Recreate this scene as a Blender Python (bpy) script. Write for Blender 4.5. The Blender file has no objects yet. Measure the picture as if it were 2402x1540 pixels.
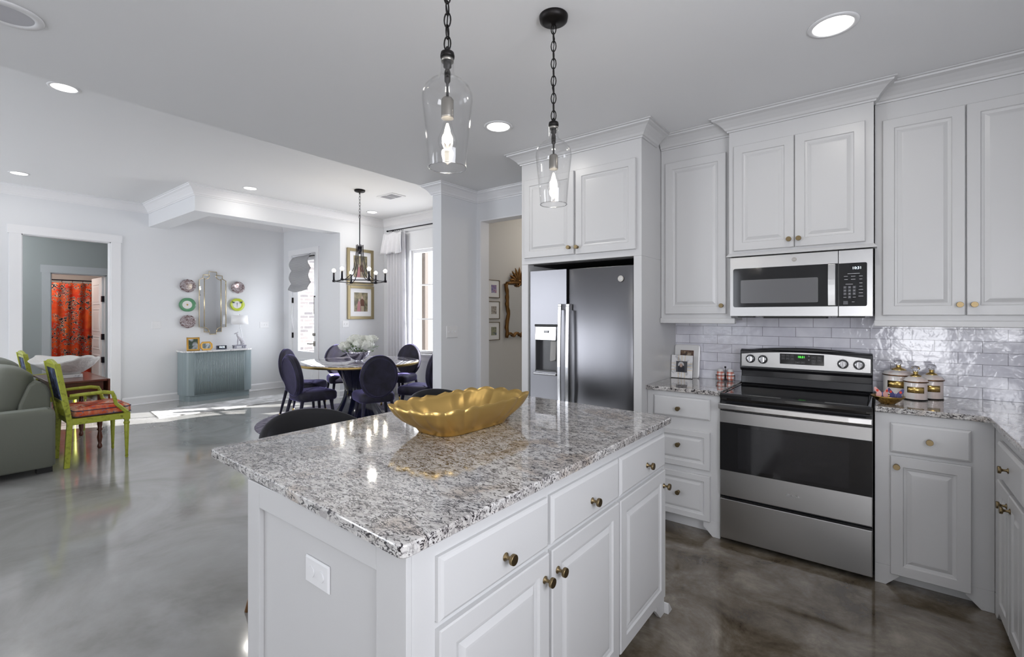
import bpy, math, random
from math import sin, cos, pi, radians as R
from mathutils import Vector, Matrix
random.seed(7)
scene = bpy.context.scene
COL = scene.collection
# ---------------------------------------------------------------- camera
CAM_H = 1.388
YAW = math.atan(859 / 1110.0)
cam_d = bpy.data.cameras.new('camera'); cam = bpy.data.objects.new('camera', cam_d); COL.objects.link(cam)
cam.location = (0, 0, CAM_H); cam.rotation_euler = (pi / 2, 0, YAW)
cam_d.sensor_width = 36.0; cam_d.lens = 36.0 * 1110 / 2402.0; cam_d.shift_y = -30 / 2402.0
cam_d.clip_start = 0.02; cam_d.clip_end = 200
scene.camera = cam
# ---------------------------------------------------------------- view
vs = scene.view_settings
scene.display_settings.display_device = 'sRGB'
vs.view_transform = 'Standard'; vs.look = 'None'; vs.gamma = 1.0; vs.use_curve_mapping = False
vs.exposure = 0.0
# ---------------------------------------------------------------- sky
world = bpy.data.worlds.new('sky'); scene.world = world; world.use_nodes = True
wn = world.node_tree; wn.nodes['Background'].inputs[0].default_value = (0.83, 0.90, 1.0, 1); wn.nodes['Background'].inputs[1].default_value = 2.6

def lamp(name, kind, loc, energy, color=(1, 1, 1), rot=(0, 0, 0), **k):
    d = bpy.data.lights.new(name, kind); d.energy = energy; d.color = color
    for a, b in k.items(): setattr(d, a, b)
    o = bpy.data.objects.new(name, d); COL.objects.link(o); o.location = loc; o.rotation_euler = rot
    return o
sd = Vector((-0.50, -0.866, -0.42)).normalized()
lamp('sun', 'SUN', (2, 12, 8), 24.0, (1.0, 0.98, 0.95), sd.to_track_quat('-Z', 'Y').to_euler(), angle=0.009)
# daylight lamps at the windows; openings behind the photographer are invented as fill
lamp('window_fill_light', 'AREA', (-7.1, -4.25, 1.6), 120, (0.94, 0.955, 1.0), (R(90), 0, 0), shape='RECTANGLE', size=2.8, size_y=2.3)
lamp('window_fill_light', 'AREA', (-2.7, -3.42, 1.55), 5, (0.95, 0.96, 1.0), (R(90), 0, 0), shape='RECTANGLE', size=1.1, size_y=1.5)
lamp('window_fill_light', 'AREA', (.60, -3.42, 1.10), 33, (0.96, 0.965, 1.0), (R(90), 0, 0), shape='RECTANGLE', size=.7, size_y=1.4)  # invented opening, added to brighten the lower right cabinets
lamp('window_fill_light', 'AREA', (1.02, .35, 1.62), 38, (0.93, 0.94, 1.0), (0, R(90), 0), shape='RECTANGLE', size=1.0, size_y=1.5)
lamp('window_fill_light', 'AREA', (-5.85, 5.66, 1.63), 22, (0.88, 0.92, 1.0), (R(-90), 0, 0), shape='RECTANGLE', size=1.1, size_y=1.7)
lamp('window_fill_light', 'AREA', (-8.34, 4.66, 1.4), 14, (0.90, 0.94, 1.0), (R(-90), 0, 0), shape='RECTANGLE', size=.5, size_y=1.3)

# ================================================================ helpers
_M = {}
def srgb(r, g, b):
    f = lambda c: (c / 255) / 12.92 if c / 255 <= .04045 else ((c / 255 + .055) / 1.055) ** 2.4
    return (f(r), f(g), f(b), 1)
def mat(name, col, rough=.5, metal=0., coat=0., emis=None, es=0., bump=None, spec=.5, aniso=0., sheen=0.):
    m = bpy.data.materials.new(name); m.use_nodes = True
    p = m.node_tree.nodes['Principled BSDF']
    p.inputs['Base Color'].default_value = col if len(col) == 4 else (*col, 1)
    p.inputs['Roughness'].default_value = rough; p.inputs['Metallic'].default_value = metal
    p.inputs['Coat Weight'].default_value = coat; p.inputs['Coat Roughness'].default_value = .06
    p.inputs['Specular IOR Level'].default_value = spec
    if aniso: p.inputs['Anisotropic'].default_value = aniso
    if sheen:
        p.inputs['Sheen Weight'].default_value = sheen; p.inputs['Sheen Roughness'].default_value = .35
        p.inputs['Sheen Tint'].default_value = (0.75, .72, 1, 1)
    if emis: p.inputs['Emission Color'].default_value = (*emis, 1); p.inputs['Emission Strength'].default_value = es
    if bump:
        nt = m.node_tree; n = nt.nodes.new('ShaderNodeTexNoise'); n.inputs['Scale'].default_value = bump[0]; n.inputs['Detail'].default_value = 3
        tc = nt.nodes.new('ShaderNodeTexCoord'); nt.links.new(tc.outputs['Object'], n.inputs['Vector'])
        b = nt.nodes.new('ShaderNodeBump'); b.inputs['Strength'].default_value = bump[1]; b.inputs['Distance'].default_value = bump[2]
        nt.links.new(n.outputs['Fac'], b.inputs['Height']); nt.links.new(b.outputs[0], p.inputs['Normal'])
    return m
def N(m, t, **k):
    n = m.node_tree.nodes.new(t)
    for a, b in k.items():
        if a in n.inputs: n.inputs[a].default_value = b
        else: setattr(n, a, b)
    return n
def L(m, a, b): m.node_tree.links.new(a, b)
def P(m): return m.node_tree.nodes['Principled BSDF']
def ramp(m, fac, stops, interp='LINEAR'):
    r = N(m, 'ShaderNodeValToRGB'); r.color_ramp.interpolation = interp
    e = r.color_ramp.elements
    while len(e) < len(stops): e.new(.5)
    for q, (p, c) in zip(e, stops): q.position = p; q.color = c if len(c) == 4 else (*c, 1)
    L(m, fac, r.inputs[0]); return r.outputs[0]
def noise(m, scale, detail=3, dist=0., vec=None, rough=.5, sc=(1, 1, 1), rot=(0, 0, 0), coord='Object'):
    tc = N(m, 'ShaderNodeTexCoord'); mp = N(m, 'ShaderNodeMapping'); mp.inputs['Scale'].default_value = sc; mp.inputs['Rotation'].default_value = rot
    L(m, tc.outputs[coord], mp.inputs[0])
    n = N(m, 'ShaderNodeTexNoise'); n.inputs['Scale'].default_value = scale; n.inputs['Detail'].default_value = detail
    n.inputs['Distortion'].default_value = dist; n.inputs['Roughness'].default_value = rough
    L(m, mp.outputs[0], n.inputs['Vector']); return n.outputs['Fac']
def mix(m, fac, a, b, mode='MIX'):
    x = N(m, 'ShaderNodeMix', data_type='RGBA', blend_type=mode)
    if isinstance(fac, (int, float)): x.inputs[0].default_value = fac
    else: L(m, fac, x.inputs[0])
    for v, i in ((a, 6), (b, 7)):
        if hasattr(v, 'links'): L(m, v, x.inputs[i])
        else: x.inputs[i].default_value = v if len(v) == 4 else (*v, 1)
    return x.outputs[2]
def bump(m, h, strength=.3, dist=.002):
    b = N(m, 'ShaderNodeBump'); b.inputs['Strength'].default_value = strength; b.inputs['Distance'].default_value = dist
    L(m, h, b.inputs['Height']); L(m, b.outputs[0], P(m).inputs['Normal'])

def rootloc(o):
    v = Vector((0, 0, 0))
    while o is not None: v += o.location; o = o.parent
    return v
def props(o, label=None, cat=None, group=None, kind=None):
    if label: o['label'] = label
    if cat: o['category'] = cat
    if group: o['group'] = group
    if kind: o['kind'] = kind
    return o
def thing(name, loc, label, cat, group=None):
    o = bpy.data.objects.new(name, None); o.empty_display_size = .05; COL.objects.link(o); o.location = loc
    return props(o, label, cat, group)
def copy_tree(o, parent=None):
    c = o.copy(); COL.objects.link(c); c.parent = parent
    for ch in [x for x in COL.objects if x.parent == o]: copy_tree(ch, c)
    return c
def place(o, loc, rz=0, label=None, group=None):
    o.location = loc; o.rotation_euler = (0, 0, rz)
    if label: o['label'] = label
    if group: o['group'] = group
    return o

class MB:
    """collects geometry; xf maps local points"""
    def __init__(s, xf=None): s.v = []; s.f = []; s.sm = []; s.xf = xf
    def add(s, vs_, fs, sm=False):
        n = len(s.v)
        for p in vs_: s.v.append(tuple(s.xf(*p)) if s.xf else tuple(p))
        for f in fs: s.f.append(tuple(i + n for i in f)); s.sm.append(sm)
        return s
    def box(s, x0, x1, y0, y1, z0, z1):
        v = [(x, y, z) for z in (z0, z1) for y in (y0, y1) for x in (x0, x1)]
        return s.add(v, [(0, 2, 3, 1), (4, 5, 7, 6), (0, 1, 5, 4), (1, 3, 7, 5), (3, 2, 6, 7), (2, 0, 4, 6)])
    def loops(s, lps, cap0=True, cap1=True, sm=False, closed=True):
        n = len(lps[0]); v = [p for l in lps for p in l]; f = []
        m = n if closed else n - 1
        for i in range(len(lps) - 1):
            for j in range(m):
                k = (j + 1) % n
                f.append((i * n + j, i * n + k, (i + 1) * n + k, (i + 1) * n + j))
        s.add(v, f, sm)
        base = len(s.v) - len(v)
        if cap0: s.f.append(tuple(base + j for j in reversed(range(n)))); s.sm.append(False)
        if cap1: s.f.append(tuple(base + (len(lps) - 1) * n + j for j in range(n))); s.sm.append(False)
        return s
    def prism(s, poly, a, b, axis='z'):
        g = {'z': lambda p, t: (p[0], p[1], t), 'y': lambda p, t: (p[0], t, p[1]), 'x': lambda p, t: (t, p[0], p[1])}[axis]
        return s.loops([[g(p, a) for p in poly], [g(p, b) for p in poly]])
    def lathe(s, prof, c=(0, 0, 0), axis='z', n=28, sm=True, sx=1, sy=1, cap=True, a0=0):
        lp = []
        for r, z in prof:
            l = []
            for i in range(n):
                a = 2 * pi * i / n + a0; x, y = r * cos(a) * sx, r * sin(a) * sy
                q = {'z': (x, y, z), 'y': (x, z, y), 'x': (z, x, y)}[axis]
                l.append((q[0] + c[0], q[1] + c[1], q[2] + c[2]))
            lp.append(l)
        return s.loops(lp, cap, cap, sm)
    def ball(s, c, r, n=16, m=8, sc=(1, 1, 1)):
        lp = []
        for j in range(m + 1):
            t = pi * (j / m) ; t = min(max(t, .02), pi - .02)
            lp.append([(c[0] + sc[0] * r * sin(t) * cos(2 * pi * i / n), c[1] + sc[1] * r * sin(t) * sin(2 * pi * i / n), c[2] - sc[2] * r * cos(t)) for i in range(n)])
        return s.loops(lp, True, True, True)
    def tube(s, pts, r, n=8, closed=False, sm=True):
        pts = [Vector(p) for p in pts]; K = len(pts); rr = r if isinstance(r, (list, tuple)) else [r] * K
        lp = []; up = None
        for i, p in enumerate(pts):
            if closed: t = pts[(i + 1) % K] - pts[i - 1]
            else: t = pts[min(i + 1, K - 1)] - pts[max(i - 1, 0)]
            t.normalize()
            if up is None:
                up = Vector((0, 0, 1)) if abs(t.z) < .9 else Vector((1, 0, 0))
            u = (up - t * up.dot(t)).normalized(); w = t.cross(u); up = u
            lp.append([tuple(p + u * rr[i] * cos(2 * pi * j / n) + w * rr[i] * sin(2 * pi * j / n)) for j in range(n)])
        if closed: lp.append(lp[0]); return s.loops(lp, False, False, sm)
        return s.loops(lp, True, True, sm)
    def grid(s, fn, nu, nv, sm=True, thick=None):
        v = [fn(i / nu, j / nv) for i in range(nu + 1) for j in range(nv + 1)]
        f = [(i * (nv + 1) + j, (i + 1) * (nv + 1) + j, (i + 1) * (nv + 1) + j + 1, i * (nv + 1) + j + 1) for i in range(nu) for j in range(nv)]
        return s.add(v, f, sm)
    def rect_loops(s, w, h, prof):
        """raised panel: local x = width, z = up, y = outward"""
        return s.loops([[(i, d, i), (w - i, d, i), (w - i, d, h - i), (i, d, h - i)] for i, d in prof])
    def build(s, name, m, parent=None, label=None, cat=None, group=None, kind=None, bevel=0, seg=2, solid=0, subsurf=0, origin=None):
        me = bpy.data.meshes.new(name)
        if parent is not None: off = rootloc(parent)
        elif origin is not None: off = Vector(origin)
        else:
            xs = [p[0] for p in s.v]; ys = [p[1] for p in s.v]; zs = [p[2] for p in s.v]
            off = Vector(((min(xs) + max(xs)) / 2, (min(ys) + max(ys)) / 2, min(zs)))
            if kind == 'structure': off = Vector((0, 0, 0))
        me.from_pydata([tuple(Vector(p) - off) for p in s.v], [], s.f)
        me.polygons.foreach_set('use_smooth', s.sm)
        me.materials.append(m)
        import bmesh
        bm = bmesh.new(); bm.from_mesh(me)
        if not solid: bmesh.ops.recalc_face_normals(bm, faces=bm.faces)
        bm.to_mesh(me); bm.free(); me.update()
        o = bpy.data.objects.new(name, me); COL.objects.link(o)
        if parent is not None: o.parent = parent
        else: o.location = off
        if bevel:
            b = o.modifiers.new('bevel', 'BEVEL'); b.width = bevel; b.segments = seg; b.limit_method = 'ANGLE'; b.angle_limit = R(35); b.harden_normals = False
        if solid:
            b = o.modifiers.new('solid', 'SOLIDIFY'); b.thickness = solid; b.offset = 0
        if subsurf:
            b = o.modifiers.new('sub', 'SUBSURF'); b.levels = subsurf; b.render_levels = subsurf
        return props(o, label, cat, group, kind)

def text_mb(txt, size, xf, depth=.0006, align='CENTER'):
    cu = bpy.data.curves.new('lettering', 'FONT'); cu.body = txt; cu.size = size; cu.extrude = depth; cu.align_x = align; cu.align_y = 'CENTER'; cu.resolution_u = 3
    o = bpy.data.objects.new('lettering', cu); COL.objects.link(o)
    dg = bpy.context.evaluated_depsgraph_get(); me = bpy.data.meshes.new_from_object(o.evaluated_get(dg))
    mb = MB(xf); mb.add([(v.co.x, v.co.z, v.co.y) for v in me.vertices], [tuple(p.vertices) for p in me.polygons])
    bpy.data.objects.remove(o); return mb
def face(origin, facing):
    """local (x right as seen from the front, y outward, z up) to world"""
    ox, oy, oz = origin
    return {'-y': lambda x, y, z: (ox + x, oy - y, oz + z), '+x': lambda x, y, z: (ox + y, oy + x, oz + z),
            '-x': lambda x, y, z: (ox - y, oy - x, oz + z), '+y': lambda x, y, z: (ox - x, oy + y, oz + z)}[facing]
def off_poly(pts, d, closed=False):
    """offset polyline to its left by d, mitred"""
    n = len(pts); out = []
    for i, p in enumerate(pts):
        p = Vector(p)
        def nrm(a, b):
            t = (Vector(b) - Vector(a)).normalized(); return Vector((-t.y, t.x))
        if closed: n1 = nrm(pts[i - 1], pts[i]); n2 = nrm(pts[i], pts[(i + 1) % n])
        else:
            n1 = nrm(pts[i - 1], pts[i]) if i > 0 else nrm(pts[i], pts[i + 1])
            n2 = nrm(pts[i], pts[i + 1]) if i < n - 1 else n1
        b = n1 + n2; k = d * 2 / max(b.dot(b), .2)
        out.append(tuple(p + b * k)) if False else out.append((p.x + b.x * k, p.y + b.y * k))
    return out
def sweep(path, prof, mb=None, closed=False):
    """prof: closed section of (out, z); out is to the left of the path"""
    mb = mb or MB()
    sec = [off_poly(path, o, closed) for o, z in prof]
    lp = [[(sec[k][i][0], sec[k][i][1], prof[k][1]) for k in range(len(prof))] for i in range(len(path))]
    if closed: lp.append(lp[0])
    return mb.loops(lp, not closed, not closed)
def crown(zt, drop=.09, out=.10):
    s = [(0, 0), (0, -1), (.10, -1), (.12, -.90), (.20, -.86), (.28, -.70), (.45, -.50), (.66, -.30), (.86, -.20), (.88, -.10), (1.0, -.08), (1.0, 0)]
    return [(a * out, zt - .0 + b * drop) for a, b in s]
def base_prof(h=.13, t=.016):
    return [(0, 0), (t + .012, 0), (t + .012, .012), (t + .002, .022), (t, h - .02), (t * .5, h - .006), (t * .4, h), (0, h)]
def slab(mb, poly, z0, z1, b=.004):
    """poly counter-clockwise; the arris is eased"""
    return mb.loops([[(x, y, z) for x, y in off_poly(poly, i, True)] for i, z in ((b, z0), (0, z0 + b), (0, z1 - b), (b * .35, z1 - b * .3), (b, z1))])
def round_corners(poly, r, n=4):
    out = []; K = len(poly)
    for i in range(K):
        p = Vector(poly[i]); a = Vector(poly[i - 1]); c = Vector(poly[(i + 1) % K])
        ri = r[i] if isinstance(r, (list, tuple)) else r
        if ri <= 0: out.append(tuple(p)); continue
        u = (a - p).normalized(); w = (c - p).normalized()
        for k in range(n + 1):
            t = k / n; q = p + u * ri * (1 - t) ** 2 + w * ri * t ** 2; out.append(tuple(q))
    return out

# ================================================================ materials
wall_m = mat('wall_paint', (.74, .75, .77), .6, bump=(220, .05, .001))
ceil_m = mat('ceiling_paint', (.80, .803, .81), .7, bump=(160, .06, .001))
trim_m = mat('trim_paint', (.80, .80, .815), .35)
cab_m = mat('cabinet_paint', (.59, .588, .590), .32)
hall_m = mat('hall_paint', (.40, .43, .43), .6)
beige_m = mat('pantry_paint', (.62, .60, .57), .6)
dark_m = mat('dark_recess', (.012, .012, .012), .6)  # flat black, also stands for shade around the refrigerator
bronze_m = mat('dark_bronze', (.014, .012, .012), .42, .7)
iron_m = mat('black_iron', (.012, .011, .018), .4, .6)
nickel_m = mat('satin_nickel', (.34, .32, .29), .35, 1)
knob_m = mat('antique_brass', (.22, .165, .09), .36, 1)
chrome_m = mat('chrome', (.8, .8, .82), .08, 1)
gold_m = mat('gold_leaf', (.64, .43, .145), .34, .95, bump=(35, .08, .003))
brass_m = mat('brass', (.66, .46, .16), .22, 1)
brassband_m = mat('brushed_brass', (.60, .43, .17), .33, 1)
gilt_m = mat('old_gilt', (.20, .10, .032), .42, .9, bump=(90, .4, .004))
frame_gold_m = mat('pale_gold_frame', (.33, .27, .155), .45, .6)
bamboo_m = mat('gold_bamboo', (.58, .33, .07), .35, .55)
plastic_m = mat('white_plastic', (.78, .78, .79), .3)
mirror_m = mat('mirror_glass', (.86, .88, .90), .02, 1)
black_glass_m = mat('black_glass', (.008, .008, .009), .08, coat=.4)
black_en_m = mat('black_enamel', (.012, .012, .014), .22, coat=.3)
black_pl_m = mat('black_plastic', (.02, .02, .022), .3)
grey_win_m = mat('oven_screen_glass', (.14, .14, .145), .16, coat=.3)
ink_m = mat('panel_print', (.5, .5, .52), .5)
white_led_m = mat('white_led', (.6, .7, .8), .5, emis=(.75, .88, 1.0), es=2.2)
green_led_m = mat('green_led', (.1, .8, .1), .5, emis=(.08, 1.0, .05), es=2.0)
bulb_m = mat('lit_bulb', (1, .95, .85), .4, emis=(1.0, .90, .72), es=12)
can_m = mat('lit_diffuser', (1, 1, 1), .4, emis=(1.0, .97, .93), es=7)
unlit_m = mat('unlit_can', (.55, .55, .58), .5)
wood_post_m = mat('cedar_post', (.085, .068, .058), .7)
oak_m = mat('stool_wood', (.20, .095, .03), .4)
walnut_m = mat('mahogany', (.13, .035, .018), .28, coat=.3)
sofa_m = mat('sage_velvet', (.155, .163, .132), .75, bump=(60, .15, .004), sheen=.25)
P(sofa_m).inputs['Sheen Tint'].default_value = (.7, .75, .7, 1)
cons_m = mat('blue_grey_lacquer', (.235, .29, .305), .35)
lime_m = mat('lime_paint', (.36, .39, .035), .38)
navy_m = mat('navy_lacquer', (.010, .012, .035), .12, coat=.5)
shade_m = mat('lamp_linen', (.86, .86, .88), .8)
white_c_m = mat('white_ceramic', (.80, .79, .78), .25, coat=.3)
paper_m = mat('mat_board', (.80, .79, .77), .7)
grass_m = mat('lawn', (.22, .30, .12), .9)
pale_m = mat('pale_paving', (.6, .59, .57), .9)

def glass_mat(name, ior=1.45, tint=(1, 1, 1), boost=1.0):
    m = bpy.data.materials.new(name); m.use_nodes = True; nt = m.node_tree; nt.nodes.remove(P(m))
    out = nt.nodes['Material Output']; t = N(m, 'ShaderNodeBsdfTransparent'); t.inputs[0].default_value = (*tint, 1)
    g = N(m, 'ShaderNodeBsdfGlossy'); g.inputs['Roughness'].default_value = .02
    fr = N(m, 'ShaderNodeLayerWeight'); fr.inputs[0].default_value = .5
    pw_ = N(m, 'ShaderNodeMath', operation='POWER'); pw_.inputs[1].default_value = 4.0; L(m, fr.outputs['Facing'], pw_.inputs[0])
    k = N(m, 'ShaderNodeMath', operation='MULTIPLY_ADD'); k.inputs[1].default_value = .55 * boost; k.inputs[2].default_value = .045 * boost; k.use_clamp = True; L(m, pw_.outputs[0], k.inputs[0])
    x = N(m, 'ShaderNodeMixShader'); L(m, k.outputs[0], x.inputs[0]); L(m, t.outputs[0], x.inputs[1]); L(m, g.outputs[0], x.inputs[2]); L(m, x.outputs[0], out.inputs[0])
    return m
glass_m = glass_mat('clear_glass', 1.42, (.985, .985, .985), .95)
pane_m = glass_mat('window_glass', 1.3, (1, 1, 1), .6)
def crystal():
    m = mat('crystal', (1, 1, 1), .02); P(m).inputs['Transmission Weight'].default_value = 1; return m
crystal_m = crystal()

def steel(name, col, sc, rough=.3):
    m = mat(name, col, rough, 1, aniso=.6)
    n = noise(m, 12, 2, sc=sc)
    r = ramp(m, n, [(.3, (rough - .006,) * 3), (.7, (rough + .006,) * 3)]); L(m, r, P(m).inputs['Roughness'])
    return m
steel_m = steel('brushed_steel', (.46, .455, .45), (2, 2, 60), .30)
steel_dk_m = steel('brushed_steel_fridge', (.205, .205, .218), (2, 2, 60), .30)

def velvet():
    m = mat('navy_velvet', (.012, .010, .028), .7, sheen=.85)
    n = noise(m, 9, 4, .6); c = ramp(m, n, [(.35, (.006, .005, .012)), (.7, (.022, .019, .045))]); L(m, c, P(m).inputs['Base Color'])
    P(m).inputs['Sheen Tint'].default_value = (.45, .40, .95, 1)
    return m
velvet_m = velvet()
velvet_bk_m = mat('black_velvet', (.010, .010, .012), .8, sheen=.35, bump=(300, .1, .001))
P(velvet_bk_m).inputs['Sheen Tint'].default_value = (.6, .6, .75, 1)

def granite():
    m = mat('granite', (.6, .6, .6), .07, coat=.6)
    P(m).inputs['Coat Roughness'].default_value = .03
    big = noise(m, 5, 3, .6); tone = ramp(m, big, [(.38, srgb(188, 184, 180)), (.55, srgb(206, 204, 202)), (.68, srgb(182, 170, 158))])
    g = noise(m, 36, 4, 1.0, sc=(1, 1.9, 1.6), rot=(.3, .2, .5)); gm = ramp(m, g, [(.50, (0, 0, 0)), (.58, (1, 1, 1))])
    a = mix(m, mix(m, .55, (0, 0, 0), gm), tone, srgb(128, 124, 124))
    v = noise(m, 30, 3, 1.4, sc=(1, 2.4, 2.0), rot=(.3, .2, .45), rough=.55)
    s_ = N(m, 'ShaderNodeMath', operation='SUBTRACT'); L(m, v, s_.inputs[0]); s_.inputs[1].default_value = .5
    ab = N(m, 'ShaderNodeMath', operation='ABSOLUTE'); L(m, s_.outputs[0], ab.inputs[0])
    ln = ramp(m, ab.outputs[0], [(.018, (1, 1, 1)), (.034, (0, 0, 0))])
    mk = ramp(m, noise(m, 18, 3, .6, sc=(1, 1.6, 1.4)), [(.45, (0, 0, 0)), (.50, (1, 1, 1))])
    b = mix(m, mix(m, 1.0, ln, mk, 'MULTIPLY'), a, srgb(44, 38, 42))
    bm_ = ramp(m, noise(m, 50, 3, 1.2, sc=(1, 2.4, 1.8), rot=(.3, .2, .4)), [(.58, (0, 0, 0)), (.61, (1, 1, 1))])
    c = mix(m, bm_, b, srgb(40, 36, 40))
    L(m, c, P(m).inputs['Base Color']); return m
granite_m = granite()

def floor_mat():
    m = mat('stained_concrete', (.2, .2, .2), .11, coat=.5)
    P(m).inputs['Coat Roughness'].default_value = .07
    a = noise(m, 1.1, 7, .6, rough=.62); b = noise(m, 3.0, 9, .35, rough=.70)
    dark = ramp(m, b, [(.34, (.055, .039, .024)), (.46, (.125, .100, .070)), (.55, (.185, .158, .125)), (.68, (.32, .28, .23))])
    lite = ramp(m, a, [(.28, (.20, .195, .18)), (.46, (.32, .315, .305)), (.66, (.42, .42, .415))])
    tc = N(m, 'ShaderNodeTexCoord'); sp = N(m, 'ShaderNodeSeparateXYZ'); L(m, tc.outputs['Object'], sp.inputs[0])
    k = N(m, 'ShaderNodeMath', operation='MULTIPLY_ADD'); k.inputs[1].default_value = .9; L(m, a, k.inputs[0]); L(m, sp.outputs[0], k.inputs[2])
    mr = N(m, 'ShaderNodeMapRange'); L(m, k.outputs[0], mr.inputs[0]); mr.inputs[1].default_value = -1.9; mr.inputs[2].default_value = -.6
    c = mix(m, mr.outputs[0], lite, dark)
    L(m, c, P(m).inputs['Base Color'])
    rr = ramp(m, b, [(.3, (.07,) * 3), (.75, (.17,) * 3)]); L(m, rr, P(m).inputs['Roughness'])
    w = noise(m, 5, 2, .4); bump(m, w, .10, .006)
    return m
floor_m = floor_mat()

def tile_mat():
    m = mat('glazed_tile', (.5, .5, .55), .12, coat=.4)
    tc = N(m, 'ShaderNodeTexCoord'); sp = N(m, 'ShaderNodeSeparateXYZ'); L(m, tc.outputs['Object'], sp.inputs[0])
    cb = N(m, 'ShaderNodeCombineXYZ')
    ax = N(m, 'ShaderNodeMath', operation='ADD'); ax.inputs[1].default_value = 4.04; L(m, sp.outputs[0], ax.inputs[0])
    az = N(m, 'ShaderNodeMath', operation='ADD'); az.inputs[1].default_value = -.92 + .065 * 14; L(m, sp.outputs[2], az.inputs[0])
    L(m, ax.outputs[0], cb.inputs[0]); L(m, az.outputs[0], cb.inputs[1])
    br = N(m, 'ShaderNodeTexBrick'); L(m, cb.outputs[0], br.inputs['Vector'])
    br.offset = .5; br.inputs['Scale'].default_value = 1; br.inputs['Brick Width'].default_value = .2; br.inputs['Row Height'].default_value = .065
    br.inputs['Mortar Size'].default_value = .0014; br.inputs['Mortar Smooth'].default_value = .3; br.inputs['Bias'].default_value = 0
    br.inputs['Color1'].default_value = srgb(234, 233, 240); br.inputs['Color2'].default_value = srgb(218, 217, 226); br.inputs['Mortar'].default_value = srgb(128, 126, 134)
    cl = noise(m, 9, 3, .3); t = ramp(m, cl, [(.35, (.86, .86, .88)), (.65, (1, 1, 1))])
    L(m, mix(m, 1, br.outputs[0], t, 'MULTIPLY'), P(m).inputs['Base Color'])
    inv = N(m, 'ShaderNodeMath', operation='MULTIPLY_ADD'); inv.inputs[1].default_value = -1.0; L(m, br.outputs['Fac'], inv.inputs[0])
    wv = noise(m, 22, 2, .2); k = N(m, 'ShaderNodeMath', operation='MULTIPLY'); k.inputs[1].default_value = 1.1; L(m, wv, k.inputs[0]); L(m, k.outputs[0], inv.inputs[2])
    bump(m, inv.outputs[0], .55, .0035); return m
tile_m = tile_mat()

def brick_mat():
    m = mat('pale_brick', (.5, .4, .35), .9)
    tc = N(m, 'ShaderNodeTexCoord'); sp = N(m, 'ShaderNodeSeparateXYZ'); L(m, tc.outputs['Object'], sp.inputs[0])
    cb = N(m, 'ShaderNodeCombineXYZ'); L(m, sp.outputs[1], cb.inputs[0]); L(m, sp.outputs[2], cb.inputs[1])
    br = N(m, 'ShaderNodeTexBrick'); L(m, cb.outputs[0], br.inputs['Vector'])
    br.inputs['Scale'].default_value = 1; br.inputs['Brick Width'].default_value = .21; br.inputs['Row Height'].default_value = .075; br.inputs['Mortar Size'].default_value = .01
    br.inputs['Color1'].default_value = (.21, .19, .185, 1); br.inputs['Color2'].default_value = (.095, .09, .10, 1); br.inputs['Mortar'].default_value = (.34, .33, .33, 1)
    L(m, br.outputs[0], P(m).inputs['Base Color']); return m
brick_m = brick_mat()

def marble_stripe():
    m = mat('veined_table_top', (.3, .3, .35), .06, coat=.4)
    n = noise(m, 3.2, 5, 1.6, sc=(.5, 4.5, 1), rot=(0, 0, .6)); c = ramp(m, n, [(.36, (.04, .035, .06)), (.48, (.20, .18, .23)), (.60, (.62, .60, .64))])
    L(m, c, P(m).inputs['Base Color']); return m
tabletop_m = marble_stripe()
def marble():
    m = mat('white_marble', (.8, .8, .8), .15)
    n = noise(m, 14, 4, 1.5); c = ramp(m, n, [(.35, (.48, .48, .50)), (.48, (.80, .79, .79))]); L(m, c, P(m).inputs['Base Color']); return m
marble_m = marble()
def rug_mat(name, a, b, s, st):
    m = mat(name, a, .95); n = noise(m, s, 4, .8, sc=st); c = ramp(m, n, [(.38, a), (.6, b)]); L(m, c, P(m).inputs['Base Color'])
    n2 = noise(m, 260, 2); bump(m, n2, .5, .004); return m
rug_m = rug_mat('plum_rug', (.06, .05, .10), (.42, .40, .48), 7, (8, 1, 1))
runner_m = rug_mat('pale_runner', (.36, .36, .36), (.62, .62, .63), 5, (1, 1, 1))
def orange_print(name, fig_scale=20, base=((.62, .035, .008), (.78, .13, .02))):
    m = mat(name, (.6, .1, .03), .85)
    b = noise(m, 5, 3, .5); base_c = ramp(m, b, [(.40, base[0]), (.65, base[1])])
    v = noise(m, fig_scale, 1, 1.2, sc=(1, 1, 1.7)); s = N(m, 'ShaderNodeMath', operation='SUBTRACT'); s.inputs[1].default_value = .5; L(m, v, s.inputs[0])
    ab = N(m, 'ShaderNodeMath', operation='ABSOLUTE'); L(m, s.outputs[0], ab.inputs[0])
    ln = ramp(m, ab.outputs[0], [(.030, (1, 1, 1)), (.040, (0, 0, 0))]); ln2 = ramp(m, ab.outputs[0], [(.050, (1, 1, 1)), (.062, (0, 0, 0))])
    mk = ramp(m, noise(m, fig_scale * .35, 2, .5), [(.42, (0, 0, 0)), (.45, (1, 1, 1))])
    c = mix(m, mix(m, 1, ln2, mk, 'MULTIPLY'), base_c, srgb(214, 200, 178)); c = mix(m, mix(m, 1, ln, mk, 'MULTIPLY'), c, srgb(28, 26, 48))
    L(m, c, P(m).inputs['Base Color']); return m
curt_m = orange_print('orange_cloud_print', 11)
cush_m = mat('orange_floral', (.7, .15, .04), .8)
_b = ramp(cush_m, noise(cush_m, 8, 3, .6, sc=(1, 1.6, 1)), [(.35, srgb(205, 70, 30)), (.52, srgb(214, 120, 84)), (.66, srgb(220, 190, 170))])
_k = ramp(cush_m, noise(cush_m, 24, 3, 2), [(.60, (0, 0, 0)), (.64, (1, 1, 1))]); L(cush_m, mix(cush_m, _k, _b, srgb(120, 120, 140)), P(cush_m).inputs['Base Color'])
blueprint_m = mat('blue_print', (.1, .1, .2), .8)
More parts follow.
